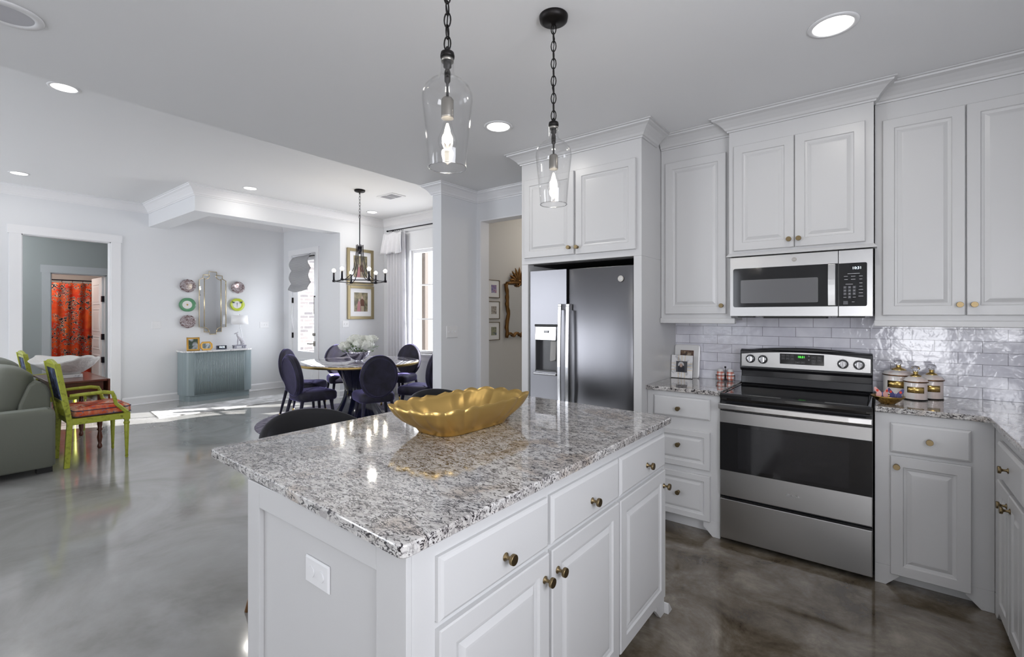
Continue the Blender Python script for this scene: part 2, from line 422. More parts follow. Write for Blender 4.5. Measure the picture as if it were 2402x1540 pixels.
L(blueprint_m, ramp(blueprint_m, noise(blueprint_m, 14, 3, 2, sc=(1, 1, .5)), [(.42, srgb(22, 26, 40)), (.55, srgb(70, 84, 120)), (.66, srgb(120, 136, 176))]), P(blueprint_m).inputs['Base Color'])
lime_worn = ramp(lime_m, noise(lime_m, 30, 4, .6), [(.30, (.20, .22, .02)), (.45, (.38, .41, .04)), (.8, (.44, .47, .06))]); L(lime_m, lime_worn, P(lime_m).inputs['Base Color'])
stripe_m = mat('woven_stripe', (.5, .5, .52), .9)
_w = N(stripe_m, 'ShaderNodeTexWave', bands_direction='Z'); _w.inputs['Scale'].default_value = 22; _w.inputs['Distortion'].default_value = .8
_t = N(stripe_m, 'ShaderNodeTexCoord'); L(stripe_m, _t.outputs['Object'], _w.inputs['Vector'])
L(stripe_m, ramp(stripe_m, _w.outputs['Fac'], [(.30, (.30, .30, .31)), (.65, (.46, .46, .47))]), P(stripe_m).inputs['Base Color'])
sheer_m = mat('white_linen', (.86, .86, .88), .9); P(sheer_m).inputs['Subsurface Weight'].default_value = 0
def translucent(m, w):
    nt = m.node_tree; t = N(m, 'ShaderNodeBsdfTranslucent'); t.inputs[0].default_value = (.8, .8, .85, 1)
    x = N(m, 'ShaderNodeMixShader'); x.inputs[0].default_value = w; L(m, P(m).outputs[0], x.inputs[1]); L(m, t.outputs[0], x.inputs[2]); L(m, x.outputs[0], nt.nodes['Material Output'].inputs[0])
translucent(sheer_m, .35)
shell_m = mat('white_plaster', (.78, .77, .75), .7, bump=(16, .7, .02))

def st(mb, name, m, **k): return mb.build(name, m, kind='structure', **k)
# ================================================================ SHELL
ZK = 2.66; ZL = 3.13          # kitchen and living ceilings
XL = -9.12; YB = 3.70; XR = 1.06; XE = -3.54
YD = 4.55; XF = -7.20; YW = 5.45; XS = -3.453
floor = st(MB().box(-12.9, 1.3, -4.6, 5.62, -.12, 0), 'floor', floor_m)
st(MB().box(XE, XR + .1, -4.5, YB + 2.42, ZK, ZK + .12).box(XE, XE + .05, -4.5, 3.192, ZK + .12, ZL), 'ceiling', ceil_m)
st(MB().box(XL - .1, XE, -4.5, YW + .15, ZL, ZL + .1).box(XE, XS + .1, 3.192, YW + .15, ZL, ZL + .1), 'ceiling', ceil_m)
# back wall (range side); the pantry opening is left of the refrigerator
b = MB().box(-2.30, XR + .12, YB, YB + .12, 0, ZK).box(-3.28, -2.30, YB, YB + .12, 2.374, ZK).box(-3.402, -3.28, YB, YB + .12, 0, ZK)
st(b, 'wall_back', wall_m)
st(MB().box(XR, XR + .12, -4.5, -.4, 0, ZK).box(XR, XR + .12, 1.1, YB, 0, ZK).box(XR, XR + .12, -.4, 1.1, 0, 1.1).box(XR, XR + .12, -.4, 1.1, 2.15, ZK), 'wall_right', wall_m)
w = MB().box(XR + .04, XR + .09, -.4, 1.1, 1.1, 1.15).box(XR + .04, XR + .09, -.4, 1.1, 2.10, 2.15)
for y in (-.4, .325, 1.05): w.box(XR + .04, XR + .09, y, y + .05, 1.1, 2.15)
st(w, 'window_5', trim_m)
# stub wall between dining and kitchen
st(MB().box(XS, -3.333, 3.192, YB, 0, ZK).box(XS, XS + .05, YB, YW, 0, ZL).box(XS, XS + .05, 3.192, YB, ZK, ZL), 'wall_stub', wall_m)
# pantry hall behind the opening
st(MB().box(-3.402, -3.400, YB + .121, 6.0, 0, ZK), 'wall_pantry_left', beige_m)
st(MB().box(-3.45, .2, 6.0, 6.1, 0, ZK).box(-1.9, -1.8, YB + .12, 6.0, 0, ZK), 'wall_pantry_back', beige_m)
# left wall with doorway
DY0, DY1, DZ = .995, 1.934, 2.49
st(MB().box(XL - .12, XL, -4.5, DY0, 0, ZL).box(XL - .12, XL, DY1, YD + .12, 0, ZL).box(XL - .12, XL, DY0, DY1, DZ, ZL), 'wall_left', wall_m)
# exterior door wall of the entry recess
GX0, GX1, GZ = -8.80, -7.94, 2.52
st(MB().box(XL, GX0, YD, YD + .12, 0, ZL).box(GX1, XF - .12, YD, YD + .12, 0, ZL).box(GX0, GX1, YD, YD + .12, GZ, ZL), 'wall_entry', wall_m)
st(MB().box(XF - .12, XF, YD, YW, 0, ZL), 'wall_dining', wall_m)
WX0, WX1, WZ0, WZ1 = -6.48, -5.30, .74, 2.53
st(MB().box(XF - .12, WX0, YW, YW + .14, 0, ZL).box(WX1, XS, YW, YW + .14, 0, ZL).box(WX0, WX1, YW, YW + .14, 0, WZ0).box(WX0, WX1, YW, YW + .14, WZ1, ZL), 'wall_window', wall_m)
# beams round the entry recess
st(MB().box(XL, XF, 2.40, 2.65, 2.79, ZL).box(XF - .25, XF, 2.65, YD, 2.79, ZL), 'trim_1', wall_m)
# wall behind the photographer; its glazed openings are invented to let light in
st(MB().box(XL, -8.6, -4.5, -4.4, 0, ZL).box(-5.6, XE, -4.5, -4.4, 0, ZL).box(-8.6, -5.6, -4.5, -4.4, 2.75, ZL).box(-8.6, -5.6, -4.5, -4.4, 0, .3), 'wall_front', wall_m)
st(MB().box(XE, -3.25, -3.6, -3.5, 0, ZK).box(-2.15, .15, -3.6, -3.5, 0, ZK).box(.95, XR, -3.6, -3.5, 0, ZK).box(.15, .95, -3.6, -3.5, 0, .7).box(.15, .95, -3.6, -3.5, 2.3, ZK).box(-3.25, -2.15, -3.6, -3.5, 0, .8).box(-3.25, -2.15, -3.6, -3.5, 2.3, ZK), 'wall_front', wall_m)
for x0, x1, y, z0, z1, i in ((-8.6, -5.6, -4.45, .3, 2.75, 3), (-3.25, -2.15, -3.55, .8, 2.3, 4), (.15, .95, -3.55, .7, 2.3, 6)):
    w = MB().box(x0, x0 + .05, y - .03, y + .03, z0, z1).box(x1 - .05, x1, y - .03, y + .03, z0, z1).box(x0, x1, y - .03, y + .03, z0, z0 + .05).box(x0, x1, y - .03, y + .03, z1 - .05, z1)
    for k in (1, 2, 3): xx = x0 + (x1 - x0) * k / 4; w.box(xx - .025, xx + .025, y - .03, y + .03, z0, z1)
    st(w, 'window_%d' % i, trim_m)  # frames of the added light openings
# hall and bathroom beyond the doorway
XH = -10.60; BY0, BY1, BZ = 1.484, 2.19, 2.085
st(MB().box(XH - .12, XH, -.5, BY0, 0, 2.75).box(XH - .12, XH, BY1, 3.2, 0, 2.75).box(XH - .12, XH, BY0, BY1, BZ, 2.75), 'wall_hall', hall_m)
st(MB().box(XH, XL - .12, -.6, -.5, 0, 2.75).box(XH, XL - .12, 3.2, 3.3, 0, 2.75), 'wall_hall_side', hall_m)
st(MB().box(XH - .12, XL - .12, -.6, 3.3, 2.75, 2.85), 'ceiling', ceil_m)
bath_m = mat('bath_paint', (.66, .60, .57), .5)
st(MB().box(-12.9, -12.8, .5, 3.3, 0, 2.5).box(-12.8, XH - .12, .5, .6, 0, 2.5).box(-12.8, XH - .12, 2.75, 2.85, 0, 2.5).box(-12.9, XH - .12, .5, 2.85, 2.5, 2.6), 'wall_bath', bath_m)

# ---------------- mouldings
def trim(n, mb, m=trim_m): return st(mb, 'trim_%d' % n, m)
# kitchen crown: pantry wall, stub, stub end
trim(2, sweep([(-2.26, YB), (-3.333, YB), (-3.333, 3.192), (XS, 3.192), (XS, 3.30)], crown(ZK, .10, .09)))
# living crown
trim(3, sweep([(XF, 5.45 - .001), (XF, 2.40), (XL, 2.40), (XL, -4.4)][::-1], [(-a, z) for a, z in crown(ZL, .135, .11)]))
trim(4, sweep([(XF - .25, YD), (XL, YD), (XL, 2.65), (XF - .25, 2.65), (XF - .25, YD)], crown(ZL, .135, .11)))
trim(5, sweep([(XS, YW), (XF, YW)], crown(ZL, .135, .11)))
# baseboards
st(sweep([(XL, DY1 + .13), (XL, YD), (GX0 - .09, YD)][::-1], base_prof()), 'baseboard_left', trim_m)
st(sweep([(GX1 + .09, YD), (XF, YD), (XF, YW), (XS, YW), (XS, 3.192), (-3.333, 3.192), (-3.333, YB)][::-1], base_prof()), 'baseboard_dining', trim_m)
st(sweep([(XL, -4.4), (XL, DY0 - .13)][::-1], base_prof()), 'baseboard_left', trim_m)
# door casing left doorway
b = MB().box(XL, XL + .02, DY0 - .115, DY0, 0, DZ).box(XL, XL + .02, DY1, DY1 + .115, 0, DZ).box(XL, XL + .025, DY0 - .13, DY1 + .13, DZ, DZ + .115)
b.box(XL - .12, XL, DY0 - .001, DY0 + .012, 0, DZ).box(XL - .12, XL, DY1 - .012, DY1 + .001, 0, DZ).box(XL - .12, XL, DY0, DY1, DZ - .012, DZ)
trim(6, b)
b = MB().box(XH, XH + .02, BY0 - .10, BY0, 0, BZ).box(XH, XH + .02, BY1, BY1 + .10, 0, BZ).box(XH, XH + .025, BY0 - .115, BY1 + .115, BZ, BZ + .12)
b.box(XH - .12, XH, BY0 - .001, BY0 + .015, 0, BZ).box(XH - .12, XH, BY1 - .015, BY1 + .001, 0, BZ).box(XH - .12, XH, BY0, BY1, BZ - .015, BZ)
trim(7, b, mat('hall_trim_paint', (.56, .58, .60), .4))
# casing of the glazed exterior door
b = MB().box(GX0 - .09, GX0, YD - .02, YD, 0, GZ).box(GX1, GX1 + .09, YD - .02, YD, 0, GZ).box(GX0 - .10, GX1 + .10, YD - .025, YD, GZ, GZ + .10)
trim(8, b)
# pantry opening lining bead
trim(9, MB().box(-3.285, -3.27, YB - .006, YB + .125, 0, 2.366).box(-3.285, -2.24, YB - .006, YB + .125, 2.366, 2.38))

# ---------------- exterior door (door_1)
door = st(MB().box(GX0 + .01, -8.62, YD + .02, YD + .065, .01, GZ - .01).box(-8.06, GX1 - .01, YD + .02, YD + .065, .01, GZ - .01)
          .box(-8.62, -8.06, YD + .02, YD + .065, .01, .73).box(-8.62, -8.06, YD + .02, YD + .065, 2.40, GZ - .01), 'door_1', trim_m)
MB().box(-8.62, -8.06, YD + .035, YD + .045, .73, 2.40).build('pane', pane_m, door)
MB(face((-8.58, YD + .02, .2), '-y')).rect_loops(.48, .40, [(0, 0), (0, .004), (.02, .010), (.035, .004), (.06, .008)]).build('raised_panel', trim_m, door)
h = MB().box(-8.045, -7.995, YD - .005, YD + .02, .84, .93).lathe([(.009, -.055), (.009, 0)], (-8.02, YD, .885), 'y', 12).box(-8.15, -8.01, YD - .062, YD - .05, .873, .895)
h.build('door_handle', nickel_m, door, bevel=.003)
MB().lathe([(.028, -.012), (.028, .02)], (-8.03, YD + .0, 1.05), 'y', 20).build('deadbolt', nickel_m, door)
for z in (.25, 1.02, 1.68, 2.26): MB().box(GX0 - .004, GX0 + .018, YD - .006, YD + .02, z - .05, z + .05).build('hinge', bronze_m, door)
MB().box(-8.01, -7.955, YD - .012, YD + .005, 1.72, 1.745).tube([(-7.985, YD - .02, 1.73), (-7.985, YD - .02, 1.42)], .004, 6).build('door_chain', bronze_m, door)
# roman shade on the door, softly bunched
def shade_fn(u, v):
    x = -8.66 + .66 * u; z = 2.46 - .60 * v
    fold = .05 + .055 * abs(sin(v * pi * 2.5)) + (.05 * max(0, v - .55) / .45)
    sag = .05 * sin(pi * u) * v
    return (x, YD - .01 - fold - .02 * sin(u * 7 + v * 4), z - sag + .04 * u * (1 - v))
rs = thing('roman_shade', (-8.33, YD - .05, 1.9), 'grey striped roman shade bunched at the top of the glazed door', 'window shade')
MB().grid(shade_fn, 18, 30).build('cloth', stripe_m, rs, solid=.008)
MB().box(-8.68, -7.99, YD - .03, YD - .004, 2.46, 2.475).build('headrail', bronze_m, rs)
MB().tube([(-8.73, YD - .02, 1.62), (-8.72, YD - .05, 1.35), (-8.69, YD - .03, 1.16)], .004, 6).build('pull_cord', plastic_m, rs)
# porch brick wall, post, ground
props(MB().box(-10.1, -9.75, YD + .5, 6.6, -.1, 4.2).build('brick_wall', brick_m), 'sunlit pale brick wall outside, seen through the glazed door', 'wall')
props(MB().box(-7.08, -6.68, 6.9, 7.3, -.1, 3.6).build('sun_blocker', brick_m), 'unseen square brick column added outside to block part of the sun at the glazed door', 'column')  # added out of view to cut the sun patch on the entry wall
post = props(MB().box(-7.87, -7.765, 6.95, 7.05, -.1, 3.3).build('porch_post', wood_post_m, bevel=.01), 'square brown cedar post outside the dining window', 'post')
st(MB().box(-40, 30, 5.62, 60, -.2, -.1), 'ground', pale_m)
# ---------------- dining window (window_1)
w = MB().box(WX0, WX0 + .05, YW + .06, YW + .12, WZ0, WZ1).box(WX1 - .05, WX1, YW + .06, YW + .12, WZ0, WZ1).box(WX0 + .05, WX1 - .05, YW + .06, YW + .12, WZ0, WZ0 + .05).box(WX0 + .05, WX1 - .05, YW + .06, YW + .12, WZ1 - .05, WZ1)
win = st(w, 'window_1', trim_m)
w = MB()
for x in (-5.89,): w.box(x - .011, x + .011, YW + .075, YW + .105, WZ0, WZ1)
for z in (1.33, 1.92): w.box(WX0, WX1, YW + .075, YW + .105, z - .011, z + .011)
w.build('muntins', trim_m, win)
MB().box(WX0 + .04, WX1 - .04, YW + .088, YW + .092, WZ0 + .04, WZ1 - .04).build('pane', pane_m, win)
MB().box(WX0 - .04, WX1 + .04, YW - .05, YW + .06, WZ0 - .03, WZ0).box(WX0 - .02, WX1 + .02, YW - .018, YW, WZ0 - .12, WZ0 - .03).build('window_sill', trim_m, win)

# ---------------- backsplash
st(MB().box(-1.246, XR, YB - .008, YB, .915, 1.40), 'wall_backsplash', tile_m)

# ================================================================ CABINETRY
DOOR = [(0, 0), (0, .014), (.003, .018), (.050, .018), (.054, .0115), (.062, .0105), (.067, .0085), (.084, .016), (.090, .0165)]
DRAW = [(0, 0), (0, .010), (.004, .014), (.011, .018), (.014, .018)]
SMALL = [(0, 0), (0, .014), (.003, .018), (.036, .018), (.040, .0115), (.046, .0105), (.050, .0085), (.064, .016), (.068, .0165)]
def knob(parent, xf, x, z, y=.018, m=knob_m):
    k = MB(xf); c = (x, y, z)
    k.lathe([(.011, 0), (.011, .002), (.0055, .005), (.0045, .014), (.0065, .019), (.0135, .0215), (.0145, .023), (.0145, .030), (.0135, .0315)], c, 'y', 20)
    return k.build('knob', m, parent)
def panel(parent, name, org, fac, w, h, prof, kn=None):
    xf = face(org, fac); o = MB(xf).rect_loops(w, h, prof).build(name, cab_m, parent)
    if kn: knob(o, xf, kn[0], kn[1])
    return o
def foot(mb, xf, x, s):
    """bracket foot at the end of a toe kick; s=+1 slopes to the right"""
    poly = [(0, 0), (.045 * s, 0), (.10 * s, .055), (.10 * s, .10), (0, .10)]
    m = MB(); pts = [[(x + p[0], d, p[1]) for p in poly] for d in (-.02, 0)]
    n = MB(xf).loops(pts); mb.v += [] ; base = len(mb.v); mb.v += n.v; mb.f += [tuple(i + base for i in f) for f in n.f]; mb.sm += n.sm
def merge(a, b): base = len(a.v); a.v += b.v; a.f += [tuple(i + base for i in f) for f in b.f]; a.sm += b.sm; return a

# ---- island
isl = thing('island_cabinet', (-1.16, 1.42, 0), 'white panelled kitchen island cabinet with three drawers over three doors', 'cabinet')
XI = -.79
b = MB().box(-1.537, XI, .67, 2.182, .10, .885).box(-1.537, XI - .07, .68, 2.182, 0, .10).box(-1.537, XI, .67, .69, 0, .10)
fx = face((XI, 0, 0), '+x')
foot(b, fx, .67, 1); foot(b, fx, 2.182, -1)
b.build('carcass', cab_m, isl, bevel=.002)
e = MB().box(-1.537, -1.461, .655, .67, 0, .885).box(-.894, XI, .655, .67, 0, .885).box(-1.461, -.894, .655, .67, .815, .885).box(-1.461, -.894, .655, .67, 0, .12)
e.build('end_panel_frame', cab_m, isl, bevel=.0015)
MB().prism([(2.182, 0), (2.235, 0), (2.205, .035), (2.19, .05), (2.182, .05)], XI - .07, XI + .02, 'x').build('shoe_moulding', cab_m, isl, bevel=.003)
for y0, y1, ky in ((.737, 1.180, .97), (1.197, 1.660, 1.445), (1.674, 2.149, 1.93)):
    panel(isl, 'drawer', (XI, y0, .700), '+x', y1 - y0, .147, DRAW, (ky - y0, .057))
for y0, y1, kx in ((.737, 1.180, 1.155), (1.197, 1.660, 1.225), (1.674, 2.149, 2.125)):
    panel(isl, 'door', (XI, y0, .100), '+x', y1 - y0, .583, DOOR, (kx - y0, .515))
ip = round_corners([(-1.88, .673), (-.767, .625), (-.761, 2.212), (-1.924, 2.283)], [.02, .025, .03, .03])
ct = MB(); slab(ct, ip, .886, .916, .004)
props(ct.build('island_countertop', granite_m), 'grey and white speckled granite slab on the kitchen island', 'countertop')
MB_ = None
def outlet_plate(org, fac, w, h, label, kind='switch', n=2):
    """cover plate; org = centre"""
    xf = face(org, fac); t = thing('light_switch' if kind == 'switch' else 'electrical_outlet', org, label, 'light switch' if kind == 'switch' else 'electrical outlet')
    MB(xf).loops([[(-w / 2 + i, d, -h / 2 + i), (w / 2 - i, d, -h / 2 + i), (w / 2 - i, d, h / 2 - i), (-w / 2 + i, d, h / 2 - i)] for i, d in ((0, 0), (0, .002), (.004, .0055))]).build('cover_plate', plastic_m, t)
    for k in range(n):
        c = (k - (n - 1) / 2) * w / n * .8
        if kind == 'switch': MB(xf).box(c - .005, c + .005, .005, .014, -.008, .010).build('toggle', plastic_m, t, bevel=.001)
        else: MB(xf).lathe([(.0145, .005), (.0145, .0085)], (c, 0, 0), 'y', 18).build('socket', plastic_m, t)
    return t
outlet_plate((-1.159, .669, .714), '-y', .112, .070, 'white outlet plate with two sockets on the end panel of the island', 'outlet')

# ---- left base cabinet
lb = thing('base_cabinet', (-1.01, 3.4, 0), 'white base cabinet with three drawers between the refrigerator and the range', 'cabinet')
b = MB().box(-1.2445, -.778, 3.12, YB - .001, .10, .888).box(-1.2445, -.778, 3.19, YB - .001, 0, .10)
fy = face((0, 3.12, 0), '-y'); foot(b, fy, -.778, -1); b.build('carcass', cab_m, lb, bevel=.002)
panel(lb, 'drawer', (-1.197, 3.12, .727), '-y', .363, .133, DRAW, (.168, .058))
panel(lb, 'drawer', (-1.197, 3.12, .412), '-y', .363, .240, SMALL, (.168, .140))
panel(lb, 'drawer', (-1.197, 3.12, .092), '-y', .363, .285, SMALL, (.168, .151))
c = MB(); slab(c, round_corners([(-1.245, 3.09), (-.772, 3.09), (-.772, YB - .009), (-1.245, YB - .009)], [0, .01, 0, 0]), .892, .920, .004)
props(c.build('countertop', granite_m), 'small granite counter left of the range, under the picture frames', 'countertop')
# ---- right base cabinets
rb = thing('base_cabinet', (.2, 3.4, 0), 'white base cabinet with one drawer over one door right of the range', 'cabinet')
b = MB().box(-.014, .43, 3.12, YB - .001, .10, .888).box(-.014, .43, 3.19, YB - .001, 0, .10); foot(b, fy, -.014, 1); foot(b, fy, .43, -1.0)
b.build('carcass', cab_m, rb, bevel=.002)
panel(rb, 'drawer', (.049, 3.12, .690), '-y', .301, .151, DRAW, (.150, .077))
panel(rb, 'door', (.049, 3.12, .068), '-y', .301, .604, DOOR, (.024, .556))
rl = thing('base_cabinet', (.74, 2.2, 0), 'white base cabinets along the right side with a drawer over a pair of doors', 'cabinet')
XQ = .43
b = MB().box(XQ + .001, XR - .001, .9, YB - .001, .10, .888).box(XQ + .07, XR - .001, .9, 3.2, 0, .10)
fq = face((XQ, 0, 0), '-x'); foot(b, fq, -3.12, 1); foot(b, fq, -2.40, 1); b.build('carcass', cab_m, rl, bevel=.002)
panel(rl, 'drawer', (XQ, 2.945, .690), '-x', .465, .151, DRAW, (.232, .077))
panel(rl, 'door', (XQ, 2.945, .10), '-x', .229, .572, DOOR[:], (.200, .515))
panel(rl, 'door', (XQ, 2.710, .10), '-x', .230, .572, DOOR[:], (.030, .515))
panel(rl, 'drawer', (XQ, 2.43, .690), '-x', .465, .151, DRAW, (.232, .077))
panel(rl, 'door', (XQ, 2.43, .10), '-x', .465, .572, DOOR[:], (.44, .515))
c = MB(); slab(c, round_corners([(-.014, 3.09), (.375, 3.09), (.405, 3.06), (.405, .9), (XR - .001, .9), (XR - .001, YB - .009), (-.014, YB - .009)], [.01, .02, .02, 0, 0, 0, 0]), .892, .920, .004)
props(c.build('countertop', granite_m), 'granite counter right of the range turning the corner, with the canisters', 'countertop')

# ---- wall cabinets
CR = crown(ZK - .001, .085, .10)
def wallcab(name, label, x0, x1, yf, z0, doors, dz0, dz1, crown_path, rail=True, kz=.055):
    t = thing(name, ((x0 + x1) / 2, (yf + YB) / 2, z0), label, 'cabinet')
    MB().box(x0, x1, yf, YB - .002, z0, ZK - .002).build('carcass', cab_m, t, bevel=.0015)
    for dx0, dx1, kx in doors: panel(t, 'door', (dx0, yf, dz0), '-y', dx1 - dx0, dz1 - dz0, DOOR, None if kx is None else (kx - dx0, kz))
    sweep(crown_path, CR).build('crown_moulding', cab_m, t)
    return t
tl = wallcab('upper_cabinet', 'tall single-door white wall cabinet between refrigerator cabinet and microwave', -1.243, -.770, 3.37, 1.355, [(-1.208, -.800, -.824)], 1.40, 2.475, [(-.775, 3.37), (-1.240, 3.37)])
MB().box(-1.243, -.745, 3.352, 3.40, 1.335, 1.372).build('light_rail', cab_m, tl, bevel=.004)
mc = wallcab('upper_cabinet', 'two-door white wall cabinet standing proud above the microwave', -.768, -.019, 3.30, 1.768, [(-.737, -.4005, -.425), (-.3965, -.057, -.374)], 1.802, 2.475, [(-.019, 3.36), (-.019, 3.30), (-.768, 3.30), (-.768, 3.36)], kz=.046)
sweep([(-.019, 3.40), (-.019, 3.30), (-.768, 3.30), (-.768, 3.40)], [(0, 1.768), (.014, 1.768), (.014, 1.773), (.006, 1.782), (0, 1.79)]).build('bottom_moulding', cab_m, mc)
tr = wallcab('upper_cabinet', 'tall two-door white wall cabinet right of the microwave', -.015, XR - .001, 3.37, 1.345, [(.019, .355, .332), (.360, .700, .386), (.705, 1.03, 1.0)], 1.390, 2.475, [(XR - .001, 3.37), (-.012, 3.37)])
MB().box(-.019, XR - .001, 3.352, 3.40, 1.328, 1.362).build('light_rail', cab_m, tr, bevel=.004)
# refrigerator surround
YF = 3.02
fc = thing('refrigerator_cabinet', (-1.73, 3.36, 0), 'white cabinet surround with two doors above the refrigerator', 'cabinet')
MB().box(-2.24, -1.246, YF, YB - .002, 1.790, ZK - .002).box(-2.24, -2.178, YF, YB - .002, 0, 1.79).box(-1.302, -1.246, YF, YB - .002, 0, 1.79).build('carcass', cab_m, fc, bevel=.002)
MB().box(-2.178, -1.302, 3.60, 3.62, 0, 1.79).box(-2.178, -1.302, 3.10, 3.6, 1.784, 1.7895).build('gap_shadow', dark_m, fc)  # black sheets paint the shadow in the gap around the refrigerator
panel(fc, 'door', (-2.205, YF, 1.837), '-y', .448, .610, DOOR, (.415, .050))
panel(fc, 'door', (-1.742, YF, 1.834), '-y', .460, .612, DOOR, (.018, .050))
sweep([(-1.246, 3.275), (-1.246, YF), (-2.24, YF), (-2.24, YB - .01)], CR).build('crown_moulding', cab_m, fc)

# ================================================================ REFRIGERATOR
fr = thing('refrigerator', (-1.74, 3.35, 0), 'stainless steel side-by-side refrigerator with an ice and water dispenser', 'refrigerator')
MB().box(-2.165, -1.312, 3.10, 3.59, .02, 1.715).build('cabinet_body', black_pl_m, fr)
def fdoor(x0, x1, cut=None):
    m = MB(); K = 10
    def prof(x):  # gentle bow
        t = (x - x0) / (x1 - x0); return 3.034 + .012 * (2 * t - 1) ** 4
    if cut is None:
        pts = [(x0, 3.095)] + [(x0 + (x1 - x0) * i / K, prof(x0 + (x1 - x0) * i / K)) for i in range(K + 1)] + [(x1, 3.095)]
        m.loops([[(x, y, z) for x, y in pts] for z in (.06, 1.735)], sm=True)
    return m
fdoor(-1.822, -1.312).build('fridge_door', steel_dk_m, fr, bevel=.006)
m = MB(); cx0, cx1, cz0, cz1 = -2.118, -1.918, .955, 1.305
m.box(-2.165, cx0, 3.034, 3.095, .06, 1.735).box(cx1, -1.836, 3.034, 3.095, .06, 1.735).box(cx0, cx1, 3.034, 3.095, .06, cz0).box(cx0, cx1, 3.034, 3.095, cz1, 1.735)
m.build('freezer_door', steel_dk_m, fr)
d = MB().box(cx0, cx1, 3.085, 3.095, cz0, cz1).box(cx0, cx0 + .006, 3.034, 3.09, cz0, cz1).box(cx1 - .006, cx1, 3.034, 3.09, cz0, cz1).box(cx0, cx1, 3.034, 3.09, cz0, cz0 + .012)
dp = d.build('dispenser', mat('dispenser_grey', (.06, .06, .065), .3), fr)
MB().prism([(3.022, 1.20), (3.085, 1.195), (3.085, 1.305), (3.030, 1.305)], cx0 + .004, cx1 - .004, 'x').build('control_panel', chrome_m, dp, bevel=.004)
MB().box(-2.03, -1.99, 3.019, 3.026, 1.255, 1.275).build('display', black_glass_m, dp)
MB().prism([(3.03, 1.305), (3.034, 1.325), (3.09, 1.325), (3.09, 1.305)], cx0 - .006, cx1 + .006, 'x').build('hood', black_pl_m, dp, bevel=.004)
MB().prism([(-1.985, 1.195), (-1.93, 1.195), (-1.937, 1.05), (-1.985, 1.035), (-1.992, 1.05)], 3.045, 3.06, 'y').build('paddle', mat('paddle_grey', (.35, .34, .32), .4), dp, bevel=.004)
MB().box(cx0 - .008, cx1 + .004, 3.012, 3.04, cz0 - .022, cz0 - .002).build('drip_tray', chrome_m, dp, bevel=.006)
for x, s in ((-1.868, -1), (-1.800, 1)):
    hp = [(x, 3.036, 1.47), (x, 3.000, 1.468)] + [(x, 2.988 - .012 * sin(pi * i / 10), 1.46 - .90 * i / 10) for i in range(11)] + [(x, 3.000, .552), (x, 3.036, .55)]
    lp = [[(p[0] + a, p[1] + q, p[2]) for a, q in ((-.014, 0), (.014, 0), (.014, .012), (-.014, .012))] for p in hp[1:-1]]
    MB().loops(lp).box(x - .014, x + .014, 2.99, 3.036, 1.43, 1.475).box(x - .014, x + .014, 2.99, 3.036, .545, .58).build('handle', mat('handle_steel', (.55, .55, .56), .22, 1), fr, bevel=.003)
MB().lathe([(.021, -.004), (.021, .004)], (-1.40, 3.032, 1.643), 'y', 24).build('badge', nickel_m, fr)
text_mb('GE', .022, lambda x, y, z: (-1.40 + x, 3.0272 - y, 1.643 + z)).build('badge_lettering', steel_m, fr)

# ================================================================ MICROWAVE
mw = thing('microwave', (-.39, 3.5, 1.38), 'stainless over-the-range microwave with black glass door and keypad', 'microwave')
MB().box(-.760, -.024, 3.33, YB - .01, 1.385, 1.763).build('case', mat('microwave_case', (.30, .295, .29), .35, 1), mw)
MB().box(-.762, -.182, 3.30, 3.33, 1.383, 1.763).build('door', steel_m, mw, bevel=.003)
MB().box(-.179, -.022, 3.30, 3.33, 1.383, 1.763).build('control_column', steel_m, mw, bevel=.003)
MB().prism(round_corners([(-.742, 1.442), (-.183, 1.442), (-.183, 1.689), (-.742, 1.689)], [.014, 0, 0, .014]), 3.296, 3.302, 'y').build('door_glass', black_glass_m, mw)
MB().prism(round_corners([(-.697, 1.467), (-.279, 1.467), (-.279, 1.614), (-.697, 1.614)], .008), 3.2945, 3.2975, 'y').build('window_screen', grey_win_m, mw)
MB().prism(round_corners([(-.178, 1.442), (-.049, 1.442), (-.049, 1.687), (-.178, 1.687)], [0, .01, .01, 0]), 3.296, 3.302, 'y').build('keypad_panel', black_glass_m, mw)
hp = [(3.296, 1.446), (3.272, 1.446)] + [(3.268 - .006 * sin(pi * i / 8), 1.446 + .238 * i / 8) for i in range(9)] + [(3.272, 1.684), (3.296, 1.684), (3.285, 1.67), (3.282, 1.565), (3.285, 1.46)]
MB().prism(hp, -.229, -.194, 'x').build('handle', steel_m, mw, bevel=.002)
MB().lathe([(.013, -.002), (.013, .002)], (-.401, 3.299, 1.727), 'y', 20).build('badge', nickel_m, mw)
text_mb('GE', .014, lambda x, y, z: (-.401 + x, 3.2968 - y, 1.727 + z)).build('badge_lettering', steel_m, mw)
text_mb('10:31', .020, lambda x, y, z: (-.095 + x, 3.2955 - y, 1.657 + z)).build('clock_digits', white_led_m, mw)
kb = MB(); pr = MB()
for i in range(3):
    for j in range(4):
        if j == 3 and i != 1: continue
        x = -.150 + i * .0215; z = 1.549 - j * .0185; kb.box(x - .007, x + .007, 3.2945, 3.2965, z - .007, z + .007)
kb.box(-.158, -.136, 3.2945, 3.2965, 1.452, 1.472)
kb.build('number_keys', mat('key_grey', (.09, .09, .10), .4), mw, bevel=.0005)
for i in range(3):
    for j in range(4):
        d = '123456789'[j * 3 + i] if j < 3 else ('0' if i == 1 else None)
        if d: merge(pr, text_mb(d, .010, (lambda X, Z: lambda x, y, z: (X + x, 3.2940 - y, Z + z))(-.150 + i * .0215, 1.549 - j * .0185), .0003))
